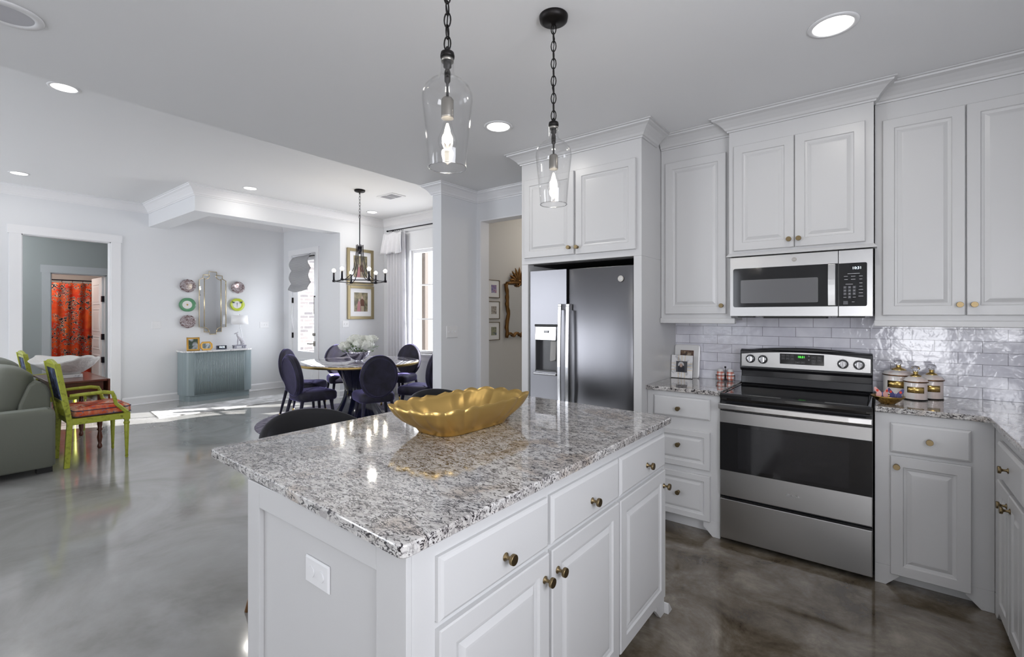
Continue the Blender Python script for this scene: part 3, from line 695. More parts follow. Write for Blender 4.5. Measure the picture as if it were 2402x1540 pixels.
for x, z, w in [(-.110, 1.626, .056), (-.146, 1.612, .018), (-.112, 1.611, .02), (-.077, 1.611, .016), (-.145, 1.594, .016), (-.112, 1.594, .02), (-.077, 1.594, .014), (-.130, 1.567, .034), (-.077, 1.572, .014), (-.077, 1.553, .014), (-.077, 1.535, .02), (-.077, 1.517, .018), (-.077, 1.498, .022), (-.150, 1.493, .014), (-.107, 1.493, .014), (-.112, 1.466, .012)]:
    pr.box(x - w / 2, x + w / 2, 3.2952, 3.2958, z - .0012, z + .0012)
pr.build('key_labels', ink_m, mw)
MB().box(-.72, -.63, 3.32, 3.40, 1.378, 1.386).box(-.57, -.24, 3.315, 3.45, 1.372, 1.386).box(-.19, -.06, 3.32, 3.40, 1.378, 1.386).build('underside_vents', dark_m, mw)

# ================================================================ RANGE
rg = thing('electric_range', (-.394, 3.4, 0), 'freestanding electric range in stainless steel and black with a rear control panel', 'range')
X0, X1 = -.768, -.022
MB().box(X0, X1, 3.125, 3.66, .03, .885).build('side_panels', black_en_m, rg)
for x in (X0 + .05, X1 - .05):
    for y in (3.16, 3.6): MB().lathe([(.016, 0), (.016, .03)], (x, y, 0), 'z', 14).build('foot', black_pl_m, rg)
ctp = [(X0, 3.075), (X1, 3.075), (X1, 3.60), (X0, 3.60)]
ck = MB().loops([[(x, y, z) for x, y in off_poly(ctp, i, True)] for i, z in ((.012, .872), (0, .888), (0, .905), (.006, .914), (.020, .916), (.024, .912), (.030, .9115))]).build('cooktop_surface', black_glass_m, rg)
ringm = mat('element_ring', (.03, .03, .032), .2)
for x, y, r in ((-.57, 3.22, .105), (-.22, 3.22, .085), (-.57, 3.46, .080), (-.22, 3.46, .105)):
    MB().loops([[(x + rr * cos(2 * pi * k / 40), y + rr * sin(2 * pi * k / 40), .9119) for k in range(40)] for rr in (r, r - .003)], False, False).build('burner_mark', ringm, ck)
# backguard with an arched top
K = 16
def arch(z, rise, x0=X0 + .012, x1=X1 - .004): return [(x0 + (x1 - x0) * i / K, z + rise * (1 - (2 * i / K - 1) ** 2)) for i in range(K + 1)]
bg = [(X1 - .004, .915), (X1 - .004, .93)] ; top = arch(1.150, .026)
poly = [(X0 + .012, .912)] + [(X1 - .004, .912)] + top[::-1]
bgo = MB().prism(poly, 3.595, 3.68, 'y').build('backguard', black_en_m, rg, bevel=.006)
MB().prism([(3.585, .925), (3.60, .915), (3.60, .975), (3.592, .975)], X0 + .012, X1 - .004, 'x').build('backguard_ledge', black_en_m, rg, bevel=.004)
MB().prism([(3.560, 1.030), (3.575, 1.012), (3.60, 1.012), (3.60, 1.16), (3.575, 1.150)], X0 + .010, X1 - .003, 'x').build('control_housing', black_en_m, rg, bevel=.004)
poly = [(X0 + .022, 1.042), (X1 - .012, 1.042)] + arch(1.128, .022, X0 + .022, X1 - .012)[::-1]
cp = MB().prism(poly, 3.553, 3.562, 'y').build('control_fascia', steel_m, rg, bevel=.002)
MB().prism(round_corners([(-.513, 1.072), (-.269, 1.072), (-.269, 1.140), (-.513, 1.140)], .004), 3.550, 3.554, 'y').build('display_panel', black_glass_m, rg)
sil = mat('panel_trim', (.6, .6, .62), .25, 1)
MB().box(-.517, -.513, 3.549, 3.554, 1.070, 1.142).build('display_trim', sil, rg)
text_mb('10:31', .019, lambda x, y, z: (-.392 + x, 3.5493 - y, 1.121 + z)).build('clock_digits', green_led_m, rg)
pr = MB()
for x, z, w in [(-.494, 1.127, .018), (-.468, 1.127, .018), (-.443, 1.127, .018), (-.494, 1.108, .018), (-.468, 1.108, .018), (-.443, 1.108, .018), (-.325, 1.122, .020), (-.293, 1.122, .018), (-.325, 1.101, .020), (-.293, 1.104, .020), (-.325, 1.085, .018), (-.412, 1.086, .022), (-.384, 1.086, .022)]:
    for a, b2, c2, d2 in ((x - w / 2, x + w / 2, z + .0055, z + .0062), (x - w / 2, x + w / 2, z - .0062, z - .0055), (x - w / 2, x - w / 2 + .0007, z - .006, z + .006), (x + w / 2 - .0007, x + w / 2, z - .006, z + .006)):
        pr.box(a, b2, 3.5492, 3.5502, c2, d2)
    pr.box(x - w * .3, x + w * .3, 3.5492, 3.5502, z - .001, z + .001)
pr.prism([(-.356, 1.126), (-.344, 1.126), (-.350, 1.134)], 3.5492, 3.5502, 'y').prism([(-.356, 1.108), (-.350, 1.100), (-.344, 1.108)], 3.5492, 3.5502, 'y')
pr.build('button_outlines', mat('button_grey', (.22, .22, .23), .4), rg)
for x, z in ((-.690, 1.095), (-.614, 1.094), (-.172, 1.090), (-.092, 1.089)):
    kk = MB().lathe([(.029, -.002), (.029, .003), (.024, .006)], (x, 3.551, z), 'y', 28).build('knob_bezel', black_pl_m, rg)
    k2 = MB(lambda a, b, c, X=x, Z=z: (X + a, 3.549 - b, Z + c)).lathe([(.0225, 0), (.0225, .006), (.019, .012), (.018, .014)], (0, 0, 0), 'y', 28).box(-.006, .006, .012, .026, -.021, .021)
    k2.build('knob', chrome_m, kk, bevel=.0015)
    tk = MB()
    for a in range(0, 360, 30):
        if 240 < a < 300: continue
        tk.box(x + .034 * cos(R(a)) - .001, x + .034 * cos(R(a)) + .001, 3.5524, 3.5532, z + .034 * sin(R(a)) - .001, z + .034 * sin(R(a)) + .001)
    tk.build('dial_marks', black_pl_m, rg)
# oven door, handle, drawer
od = MB().box(X0, X1 - .001, 3.082, 3.124, .292, .808).build('oven_door', steel_m, rg, bevel=.003)
MB().box(X0, X1 - .001, 3.078, 3.084, .447, .738).build('door_glass', black_glass_m, od)
MB().box(X0 + .10, X1 - .10, 3.0765, 3.079, .47, .715).build('viewing_window', mat('dark_window', (.014, .014, .016), .12, coat=.3), od)
hp = [(X0, 3.030), (X0 + .1, 3.022), ((X0 + X1) / 2, 3.018), (X1 - .1, 3.022), (X1 - .001, 3.030)]
lp = [[(x, y, .828), (x, y + .014, .824), (x, y + .014, .862), (x, y, .858)] for x, y in hp]
MB().loops(lp).box(X0 + .001, X0 + .03, 3.035, 3.085, .832, .855).box(X1 - .03, X1 - .002, 3.035, 3.085, .832, .855).build('handle', mat('range_handle', (.62, .61, .60), .28, 1), od, bevel=.004)
MB().box(X0, X1 - .001, 3.088, 3.12, .808, .870).build('vent_strip', black_en_m, rg)
text_mb('AMANA', .020, lambda x, y, z: (-.385 + x, 3.0818 - y, .372 + z), .0008).build('lettering', sil, od)
MB().box(X0, X1 - .001, 3.082, 3.12, .030, .272).build('storage_drawer', steel_m, rg, bevel=.004)

# ================================================================ SMALL THINGS ON THE COUNTERS
def disc_poly(c, a, b, n=20): return [(c[0] + a * cos(2 * pi * i / n), c[1] + b * sin(2 * pi * i / n)) for i in range(n)]
def leaning(org, facing_rz, tilt):
    M = Matrix.Translation(org) @ Matrix.Rotation(facing_rz, 4, 'Z') @ Matrix.Rotation(-tilt, 4, 'X')
    return lambda x, y, z: M @ Vector((x, -y, z))
# large white frame behind
xf = leaning((-1.150, 3.648, .9205), 0, R(7)); F = thing('picture_frame', (-1.150, 3.648, .9205), 'larger white photo frame leaning on the backsplash, brown inner edge', 'picture frame')
o_ = round_corners([(-.093, 0), (.093, 0), (.093, .248), (-.093, .248)], .018); i_ = [(-.048, .045), (.050, .045), (.050, .205), (-.048, .205)]
MB(xf).loops([[(x, d, z) for x, z in off_poly(o_, k, True)] for k, d in ((0, -.012), (0, .008), (.006, .011))], True, True).build('frame', white_c_m, F)
MB(xf).loops([[(x, d, z) for x, z in off_poly(i_, k, True)] for k, d in ((0, .0112), (0, .0130), (.006, .0130), (.006, .0115))], False, False).build('inner_edge', mat('brown_edge', (.10, .04, .02), .5), F)
photo_a = mat('warm_photo', (.3, .2, .15), .4); L(photo_a, ramp(photo_a, noise(photo_a, 22, 3, .8), [(.35, srgb(48, 44, 52)), (.5, srgb(120, 92, 70)), (.62, srgb(176, 160, 140))]), P(photo_a).inputs['Base Color'])
MB(xf).box(-.043, .045, .0108, .0118, .050, .200).build('photograph', photo_a, F)
# small striped frame in front
xf = leaning((-1.163, 3.575, .9205), 0, R(6)); F = thing('picture_frame', (-1.163, 3.575, .9205), 'small square marble photo frame with thin gold stripes, black and white portrait', 'picture frame')
MB(xf).box(-.078, .078, -.006, .008, .003, .172).build('frame', marble_m, F, bevel=.002)
MB(xf).box(-.080, .078, -.010, -.006, 0, .172).build('backing', dark_m, F)
g = MB(xf)
for k in (-.024, 0, .024):
    g.box(k - .001, k + .001, .008, .0090, .003, .172).box(-.078, .078, .008, .0090, .086 + k - .001, .086 + k + .001)
g.build('gold_lines', brass_m, F)
ph = MB(xf).box(-.041, .041, .0088, .0105, .045, .127).build('photograph', mat('grey_photo', (.07, .07, .08), .4), F)
MB(xf).prism(disc_poly((0, .1), .016, .019), -.0112, -.0106, 'y') if False else None
def flat(xf, poly, d, name, m, par): return MB(xf).loops([[(x, d0, z) for x, z in poly] for d0 in (d, d + .0006)]).build(name, m, par)
skin_m = mat('photo_skin', (.50, .36, .30), .5); skin2_m = mat('photo_white', (.6, .6, .6), .5); blk_m = mat('photo_black', (.02, .02, .03), .5)
flat(xf, disc_poly((-.004, .100), .022, .022), .0106, 'photo_cap', skin2_m, ph)
flat(xf, [(-.028, .05), (.024, .05), (.022, .085), (.008, .10), (-.012, .10), (-.026, .085)], .0108, 'photo_coat', blk_m, ph)
flat(xf, disc_poly((-.003, .096), .011, .014), .0115, 'photo_face', skin_m, ph)
# egg shakers in a wire holder
def plaid():
    m = mat('red_plaid', (.7, .7, .7), .3, coat=.3)
    tc = N(m, 'ShaderNodeTexCoord'); w1 = N(m, 'ShaderNodeTexWave', bands_direction='X'); w2 = N(m, 'ShaderNodeTexWave', bands_direction='Z')
    for w in (w1, w2): L(m, tc.outputs['Object'], w.inputs['Vector']); w.inputs['Scale'].default_value = 13
    a = ramp(m, w1.outputs['Fac'], [(.45, (1, 1, 1)), (.6, (.74, .36, .30))]); b_ = ramp(m, w2.outputs['Fac'], [(.45, (1, 1, 1)), (.6, (.74, .38, .31))])
    L(m, mix(m, 1, a, b_, 'MULTIPLY'), P(m).inputs['Base Color']); return m
plaid_m = plaid()
EG = [(.010, 0), (.018, .003), (.026, .018), (.0285, .032), (.027, .050), (.022, .068), (.018, .080), (.014, .085), (.004, .087)]
hold = thing('shaker_holder', (-.868, 3.63, .9205), 'small wire holder with a loop handle for two egg shakers', 'holder')
for x, y in ((-.901, 3.622), (-.838, 3.637)): MB().tube([(x + .0305 * cos(2 * pi * i / 24), y + .0305 * sin(2 * pi * i / 24), .9205 + .042) for i in range(24)], .0016, 6, True).tube([(x + .0285, y, .9222), (x + .0305, y, .9625)], .0016, 6).tube([(x - .0285, y, .9222), (x - .0305, y, .9625)], .0016, 6).build('ring', bronze_m, hold)
MB().tube([(-.8695, 3.629, .9222), (-.8695, 3.629, 1.012)], .0016, 6).ball((-.8695, 3.629, 1.018), .007, 10, 6).build('handle', bronze_m, hold)
for i, (x, y, lb_) in enumerate(((-.901, 3.622, 'left'), (-.838, 3.637, 'right'))):
    s_ = thing('salt_shaker', (x, y, .9205), 'red and white checked egg shaker, the %s one of the pair beside the range' % lb_, 'shaker', 'egg shakers beside the range')
    MB().lathe(EG, (x, y, .9205), n=28).build('body', plaid_m, s_)
    MB().lathe([(.0225, .0668), (.0185, .080), (.0145, .0856), (.003, .0875)], (x, y, .9207), n=24).build('cap', white_c_m, s_)
# canisters
def canister(name, x, y, r, h, label, mono):
    t = thing('canister', (x, y, .9205), label, 'canister', 'white canisters on the right counter')
    stripe = mono
    MB().lathe([(r * .97, 0), (r, .004), (r, h - .004), (r * .98, h)], (x, y, .9205), n=40).build('body', cer_m, t)
    MB().lathe([(r + .0012, 0), (r + .0016, .003), (r + .0012, .006)], (x, y, .9205), n=40).build('base_band', bronze_m, t)
    lid = MB().lathe([(r + .003, h), (r + .004, h + .008), (r * .93, h + .020), (r * .6, h + .030), (r * .35, h + .034)], (x, y, .9205), n=40).build('lid', cer_m, t)
    MB().lathe([(r + .0045, h), (r + .0055, h + .003), (r + .0045, h + .006)], (x, y, .9205), n=40).build('lid_band', brown_m, lid)
    MB().lathe([(r * .55, h + .030), (r * .42, h + .038), (r * .2, h + .044), (.010, h + .052), (.013, h + .056), (.008, h + .059)], (x, y, .9205), n=24, sm=True).build('lid_rosette', brass_m, lid)
    MB().lathe([(.006, 0), (.014, .006), (.020, .016), (.019, .026), (.012, .032), (.003, .034)], (x, y, .9205 + h + .057), n=12, sm=False).build('crystal_knob', crystal_m, lid)
    # brass plaque facing the room, wrapped round the jar
    a0 = math.atan2(-y, -x) ; hw = .75
    MB().loops([[(x + (r + d) * cos(a0 + hw * (2 * i / 12 - 1)), y + (r + d) * sin(a0 + hw * (2 * i / 12 - 1)), .9205 + z) for i in range(13)] for d, z in ((.0015, h * .42), (.0015, h * .76))], False, False, closed=False, sm=True).build('plaque', brass_m, t, solid=.001)
    return t
cer_m = mat('blush_enamel', (.8, .8, .8), .18, coat=.4); L(cer_m, ramp(cer_m, noise(cer_m, 16, 2, .3, sc=(1, 1, .15)), [(.45, srgb(226, 222, 218)), (.62, srgb(222, 206, 200))]), P(cer_m).inputs['Base Color'])
brown_m = mat('copper_band', (.20, .09, .04), .3, 1)
canister('a', .095, 3.600, .072, .118, 'largest of the three white canisters with brass plaques, at the back left', 1)
canister('b', .165, 3.470, .051, .098, 'smallest white canister with brass plaque, standing in front of the other two', 1)
canister('c', .238, 3.560, .051, .104, 'middle-sized white canister with brass plaque, at the right', 1)
# brass bowl with paper butterflies
bw = thing('brass_bowl', (.040, 3.215, .9205), 'small hammered brass bowl in front of the canisters', 'bowl')
pr_ = [(.030, .0), (.034, .004), (.052, .018), (.070, .036), (.074, .042), (.072, .043), (.066, .036), (.048, .019), (.030, .008), (.004, .006)]
MB().lathe(pr_, (.040, 3.215, .9205), n=36, sx=1.0, sy=.95).build('bowl', mat('hammered_brass', (.45, .29, .09), .25, 1, bump=(70, .5, .003)), bw)
def butterfly(x, y, z, rz, m1, m2, label):
    t = thing('butterfly_ornament', (x, y, z), label, 'ornament')
    c_, s2 = cos(rz), sin(rz)
    for sgn in (-1, 1):
        def xfm(a, b, c, sgn=sgn):
            px = sgn * a * .9; py = b + a * .35; return (x + px * c_ - py * s2, y + px * s2 + py * c_, z + c)
        up = [(.002, .010), (.012, .022), (.030, .040), (.038, .038), (.037, .022), (.026, .010), (.030, -.006), (.020, -.016), (.008, -.012), (.002, 0)]
        w = MB(xfm).loops([[(p[0], d, p[1]) for p in up] for d in (0, .0012)]).build('wing', m1, t)
        MB(xfm).loops([[(q[0], d, q[1]) for q in disc_poly((.023, .022), .006, .007, 10)] for d in (-.0008, .002)]).build('wing_spot', m2, w)
    MB().tube([(x, y, z - .014), (x, y, z + .016)], .0025, 6).build('body', mat('ornament_body', (.12, .12, .3), .5), t)
pk = mat('pink_paper', (.75, .42, .40), .5); rd = mat('red_paper', (.7, .06, .03), .5); bl = mat('blue_paper', (.06, .06, .20), .5)
butterfly(.018, 3.238, .962, .15, pk, rd, 'pink and red butterfly ornament in the small brass bowl')
butterfly(.072, 3.232, .960, -.2, bl, rd, 'dark blue butterfly ornament in the small brass bowl')

# ================================================================ GOLD BOWL ON THE ISLAND
def gold_dish():
    cx, cy, z0 = -1.405, 1.478, .9165; W, Ln = .172, .318; n = 240; nl = 20
    def outline(k, a, b, sc_):
        t = 2 * pi * k / n; e = 2 / 4.2
        c_, s_ = cos(t), sin(t)
        x = a * math.copysign(abs(c_) ** e, c_); y = b * math.copysign(abs(s_) ** e, s_)
        return x, y
    # equal arc-length lobes
    pts = [outline(k, W, Ln, 0) for k in range(n)]; acc = [0]
    for k in range(n): a = pts[k]; b = pts[(k + 1) % n]; acc.append(acc[-1] + math.hypot(b[0] - a[0], b[1] - a[1]))
    tot = acc[-1]
    def ring(s, z, amp, rimamp=0):
        r = []
        for k in range(n):
            x, y = pts[k]; u = abs(sin(pi * nl * (acc[k] / tot)))
            f = s * (1 + amp * (u - .5)); r.append((cx + x * f, cy + y * f * (1 - .0), z0 + z + rimamp * u))
        return r
    prof_o = [(.62, 0, 0), (.63, .006, .01), (.65, .016, .03), (.72, .030, .045), (.82, .050, .05), (.91, .074, .05), (.97, .096, .045), (1.0, .112, .035)]
    lp = [ring(s, z, a, .010 * (z / .112) ** 3) for s, z, a in prof_o]
    lp += [ring(s, z, a, .010 * (max(z, 0) / .112) ** 3) for s, z, a in [(.985, .113, .035), (.95, .096, .045), (.89, .075, .05), (.80, .052, .05), (.70, .033, .04), (.62, .022, .02), (.30, .018, 0), (.02, .018, 0)]]
    return MB().loops(lp, True, True, True)
props(gold_dish().build('scalloped_bowl', gold_m), 'large gold scalloped oblong bowl on the kitchen island', 'bowl')

# ================================================================ PENDANTS
def chain(mb, x, y, z0, z1, r=.011, h=.036, w=.0022, elong=1.0):
    n = max(1, int((z1 - z0) / (h * .80))); st_ = (z1 - z0) / n
    for i in range(n):
        zc = z0 + st_ * (i + .5); a = (i % 2) * pi / 2 + .4
        pts = []
        for k in range(14):
            t = 2 * pi * k / 14; u = r * cos(t); zz = (st_ * .62) * sin(t)
            pts.append((x + u * cos(a), y + u * sin(a), zc + zz))
        mb.tube(pts, w, 6, True)
def pendant(x, y, zb, label):
    t = thing('pendant_light', (x, y, zb), label, 'pendant light', 'glass pendants over the island')
    H = .300; R0 = .077
    gp = [(.056, 0), (.057, .003), (.0615, .06), (.067, .12), (.0735, .18), (.0765, .205), (.0755, .222), (.068, .242), (.052, .259), (.034, .270), (.024, .280), (.0200, .292), (.0195, .330), (.0205, .335)]
    s = MB(); s.lathe(gp, (x, y, zb), n=48, cap=False); s.lathe([(r - .0022, z) for r, z in gp], (x, y, zb), n=48, cap=False)
    s.lathe([(.0562, .0), (.0548, -.0012), (.0535, .0)], (x, y, zb), n=48, cap=False)
    s.build('glass_shade', glass_m, t)
    MB().tube([(x + .0565 * cos(2 * pi * i / 48), y + .0565 * sin(2 * pi * i / 48), zb + .001) for i in range(48)], .0017, 8, True).build('rim_glint', rim_m, t)  # ring added as a bright highlight along the glass edge
    zt = zb + .333
    MB().lathe([(.021, 0), (.0215, .008), (.020, .016), (.010, .022), (.004, .024)], (x, y, zt), n=24).build('cap', bronze_m, t)
    MB().lathe([(.0185, 0), (.0185, .012)], (x, y, zt - .012), n=24).build('collar', nickel_m, t)
    MB().lathe([(.004, .210), (.004, .255), (.009, .262), (.0095, .29), (.006, .30), (.012, .305), (.012, .32)], (x, y, zb), n=14).build('stem', bronze_m, t)
    so = MB().lathe([(.0185, .150), (.019, .155), (.019, .205), (.014, .212), (.004, .213)], (x, y, zb), n=24).build('socket', nickel_m, t)
    bg = MB().lathe([(.012, .150), (.013, .130), (.019, .112), (.028, .090), (.0285, .078), (.024, .062), (.014, .052), (.003, .048)], (x, y, zb), n=24, cap=False).build('bulb', bulbglass_m, t)
    MB().lathe([(.002, .070), (.009, .078), (.011, .095), (.008, .118), (.003, .135)], (x, y, zb), n=14).build('filament', bulb_m, bg)
    MB().ball((x, y, zt + .030), .006, 10, 6).build('loop', bronze_m, t)
    c = MB(); chain(c, x, y, zt + .026, ZK - .035, .0105, .044, .0023); c.tube([(x + .004 * sin(9 * i), y + .004 * cos(7 * i), zt + .024 + (ZK - .05 - zt) * i / 12) for i in range(13)], .0018, 6)
    c.build('chain', bronze_m, t)
    MB().lathe([(.006, -.040), (.012, -.030), (.045, -.028), (.058, -.020), (.061, -.006), (.061, -.0005)], (x, y, ZK), n=36).build('canopy', bronze_m, t)
    lamp('pendant_lamp', 'POINT', (x, y, zb + .095), 2.4, (1.0, .93, .82), shadow_soft_size=.02)
rim_m = glass_mat('lip_highlight', 1.4, (.95, .95, .95), 8.0)  # gloss boosted so the lip reads as a highlight
bulbglass_m = glass_mat('bulb_glass', 1.3, (1, 1, 1), .8)
pendant(-1.092, 1.700, 1.860, 'farther clear glass pendant, hanging nearer the refrigerator')
pendant(-1.034, 1.016, 1.836, 'nearer clear glass pendant, at the left, canopy out of frame')

# recessed lights
def can(x, y, z, label, on=True, r=.075, e=3.0, group='recessed ceiling lights'):
    t = thing('recessed_light', (x, y, z - .004), label, 'ceiling light', group)
    MB().lathe([(r + .022, 0), (r + .020, -.004), (r + .004, -.006), (r, -.002), (r, 0)], (x, y, z - .0005), n=36).build('trim_ring', plastic_m, t)
    MB().lathe([(r, 0), (.001, -.0005)], (x, y, z - .0045), n=36, cap=False).build('diffuser', can_m if on else unlit_m, t)
    if on: lamp('can_lamp', 'AREA', (x, y, z - .012), e, (1.0, .96, .90), shape='DISK', size=.12)
can(-.157, 2.50, ZK, 'recessed light nearest the range in the kitchen ceiling')
can(-2.02, 2.46, ZK, 'recessed light in the kitchen ceiling beside the pendants, in front of the refrigerator')
can(-6.73, 4.854, ZL, 'smallest recessed light, farthest back beyond the chandelier')
can(-6.787, 2.925, ZL, 'recessed light left of the chandelier over the entry side')
can(-8.311, .888, ZL, 'recessed light at the far left above the bathroom doorway')
can(-4.918, .764, ZL, 'recessed light beside the edge of the lower kitchen ceiling')
# speaker at the top-left corner
sp = thing('ceiling_speaker', (-2.93, .29, ZK - .01), 'round white unlit fitting in the top left corner of the ceiling', 'ceiling fitting')
MB().lathe([(.115, 0), (.112, -.006), (.085, -.010), (.082, -.004), (.060, 0)], (-2.90, .275, ZK - .0005), n=44).build('trim_ring', plastic_m, sp)
MB().lathe([(.082, -.004), (.001, -.003)], (-2.90, .275, ZK - .001), n=44, cap=False).build('baffle', unlit_m, sp)
# air vent
v = thing('ceiling_vent', (-5.62, 4.38, ZL - .01), 'small rectangular white air vent in the living ceiling behind the chandelier', 'air vent')
MB().box(-5.80, -5.44, 4.26, 4.50, ZL - .008, ZL - .0005).build('frame', plastic_m, v)
MB().box(-5.75, -5.63, 4.29, 4.47, ZL - .010, ZL - .007).box(-5.61, -5.49, 4.29, 4.47, ZL - .010, ZL - .007).build('louvres', mat('vent_shadow', (.28, .28, .3), .6), v)

outlet_plate((-3.332, 3.335, 1.228), '+x', .155, .115, 'white triple switch plate on the wall stub left of the pantry opening', 'switch', 3)
outlet_plate((XL + .001, 2.50, 1.24), '+x', .12, .115, 'white switch plate on the left wall near the bathroom doorway', 'switch', 2)
outlet_plate((XL + .001, 4.18, 1.215), '+x', .16, .115, 'white switch plate on the wall right of the console, near the glazed door', 'switch', 3)
outlet_plate((XF + .001, 4.655, 1.245), '+x', .125, .115, 'white switch plate below the gold-framed portraits', 'switch', 2)

# ================================================================ PANTRY HALL
art = [mat('print_a', srgb(150, 120, 140), .6), mat('print_b', srgb(150, 145, 138), .6), mat('print_c', srgb(110, 118, 104), .6)]
for m_, cs in zip(art, ((srgb(176, 120, 130), srgb(96, 104, 168), srgb(200, 190, 190)), (srgb(120, 114, 108), srgb(168, 160, 150), srgb(190, 184, 176)), (srgb(60, 72, 96), srgb(168, 164, 130), srgb(120, 132, 110)))):
    L(m_, ramp(m_, noise(m_, 60, 2, 1), [(.38, cs[0]), (.5, cs[1]), (.62, cs[2])]), P(m_).inputs['Base Color'])
thin_m = mat('dark_gold_frame', (.14, .095, .04), .4, .6)
for (z0, z1), m_, w_ in (((1.588, 1.786), art[0], 'top'), ((1.352, 1.548), art[1], 'middle'), ((1.115, 1.317), art[2], 'bottom')):
    t = thing('picture_frame', (-3.39, 4.05, z0), 'small thin-framed print in the pantry hall, %s of the column of three' % w_, 'picture frame', 'prints in the pantry hall')
    y0, y1 = 3.953, 4.152
    MB().box(-3.40, -3.386, y0, y0 + .006, z0, z1).box(-3.40, -3.386, y1 - .006, y1, z0, z1).box(-3.40, -3.386, y0 + .006, y1 - .006, z0, z0 + .006).box(-3.40, -3.386, y0 + .006, y1 - .006, z1 - .006, z1).build('frame', thin_m, t)
    MB().box(-3.40, -3.392, y0 + .004, y1 - .004, z0 + .004, z1 - .004).build('mat_board', paper_m, t)
    MB().box(-3.3925, -3.391, y0 + .055, y1 - .055, z0 + .055, z1 - .055).build('print', m_, t)
# carved gilt mirror
gm = thing('gilt_mirror', (-3.38, 4.50, 1.13), 'ornate carved gilt mirror with a leafy crest in the pantry hall', 'mirror')
y0, y1, z0, z1 = 4.262, 4.80, 1.145, 1.745
MB().box(-3.398, -3.385, y0 + .01, y1, z0, z1).build('mirror_glass', mirror_m, gm)
f = MB(); side = [(-3.375, y0 + .012 * sin(i * 1.1) + (.018 if 3 < i < 12 else 0), z0 - .01 + (z1 - z0 + .02) * i / 16) for i in range(17)]
f.tube(side, [.018 + .007 * abs(sin(i * 1.7)) for i in range(17)], 8)
f.tube([(-3.375, 2 * 4.53 - p[1], p[2]) for p in side], .02, 8)
f.tube([(-3.375, y0 + (y1 - y0) * i / 12, z1 + .015 + .02 * sin(pi * i / 12)) for i in range(13)], .018, 8)
f.tube([(-3.375, y0 + (y1 - y0) * i / 30, z0 - .005 + .045 * abs(sin(pi * 4 * i / 30))) for i in range(31)], .014, 8)
f.build('carved_frame', gilt_m, gm)
cr = MB()
for k in range(9):
    a = R(-78 + 19.5 * k); Ln = .10 + .09 * cos(a); cy_, cz_ = 4.53 - .18 + .02 * k - .0, z1 + .03
    cy_ = 4.50 + .02 * (k - 4) ; 
    cr.tube([(-3.372, cy_ + sin(a) * Ln * t, z1 + .03 + cos(a) * Ln * t + .02 * sin(pi * t)) for t in (0, .25, .5, .75, 1)], [.012, .020, .018, .011, .002], 7)
cr.ball((-3.37, 4.50, z1 + .05), .035, 10, 6, (.6, 1, .7)).tube([(-3.372, 4.33 + .03 * i, z1 + .03 + .04 * sin(i)) for i in range(12)], .014, 7)
cr.build('leaf_crest', gilt_m, gm)
lamp('pantry_fill', 'POINT', (-2.7, 4.9, 2.35), 8, (1.0, .93, .84), shadow_soft_size=.1)  # added fill light without a fitting, sets the pantry brightness

# ================================================================ DINING
CX, CY = -5.69, 3.90
rug = props(MB().lathe([(1.23, 0), (1.23, .002), (1.21, .004), (.01, .004)], (-5.60, 3.80, 0), n=96).build('round_rug', rug_m), 'round plum and grey streaked rug under the dining table', 'rug')
dt = thing('dining_table', (CX, CY, 0), 'round dining table with veined top, brass rim and black pedestal', 'table')
tt = MB().lathe([(.79, .725), (.797, .728), (.797, .757), (.79, .760), (.01, .760)], (CX, CY, 0), n=96).build('table_top', tabletop_m, dt)
MB().lathe([(.796, .722), (.802, .724), (.802, .752), (.799, .754), (.796, .754)], (CX, CY, 0), n=96, cap=False).build('brass_rim', brassband_m, tt)
pd = MB()
for a0, a1 in ((0, 120), (120, 240), (240, 360)):
    def fn(u, v, a0=a0, a1=a1):
        a = R(a0 + (a1 - a0) * u); s = .20 + .16 * (abs(2 * v - 1) ** 1.8); s *= (1 - .12 * sin(pi * u)) ; return (CX + s * cos(a), CY + s * sin(a), .03 + .69 * v)
    pd.grid(fn, 12, 16)
pd.build('pedestal', navy_m, dt)
MB().lathe([(.36, .012), (.37, .02), (.36, .035), (.30, .045)], (CX, CY, 0), n=48).build('pedestal_base', navy_m, dt)
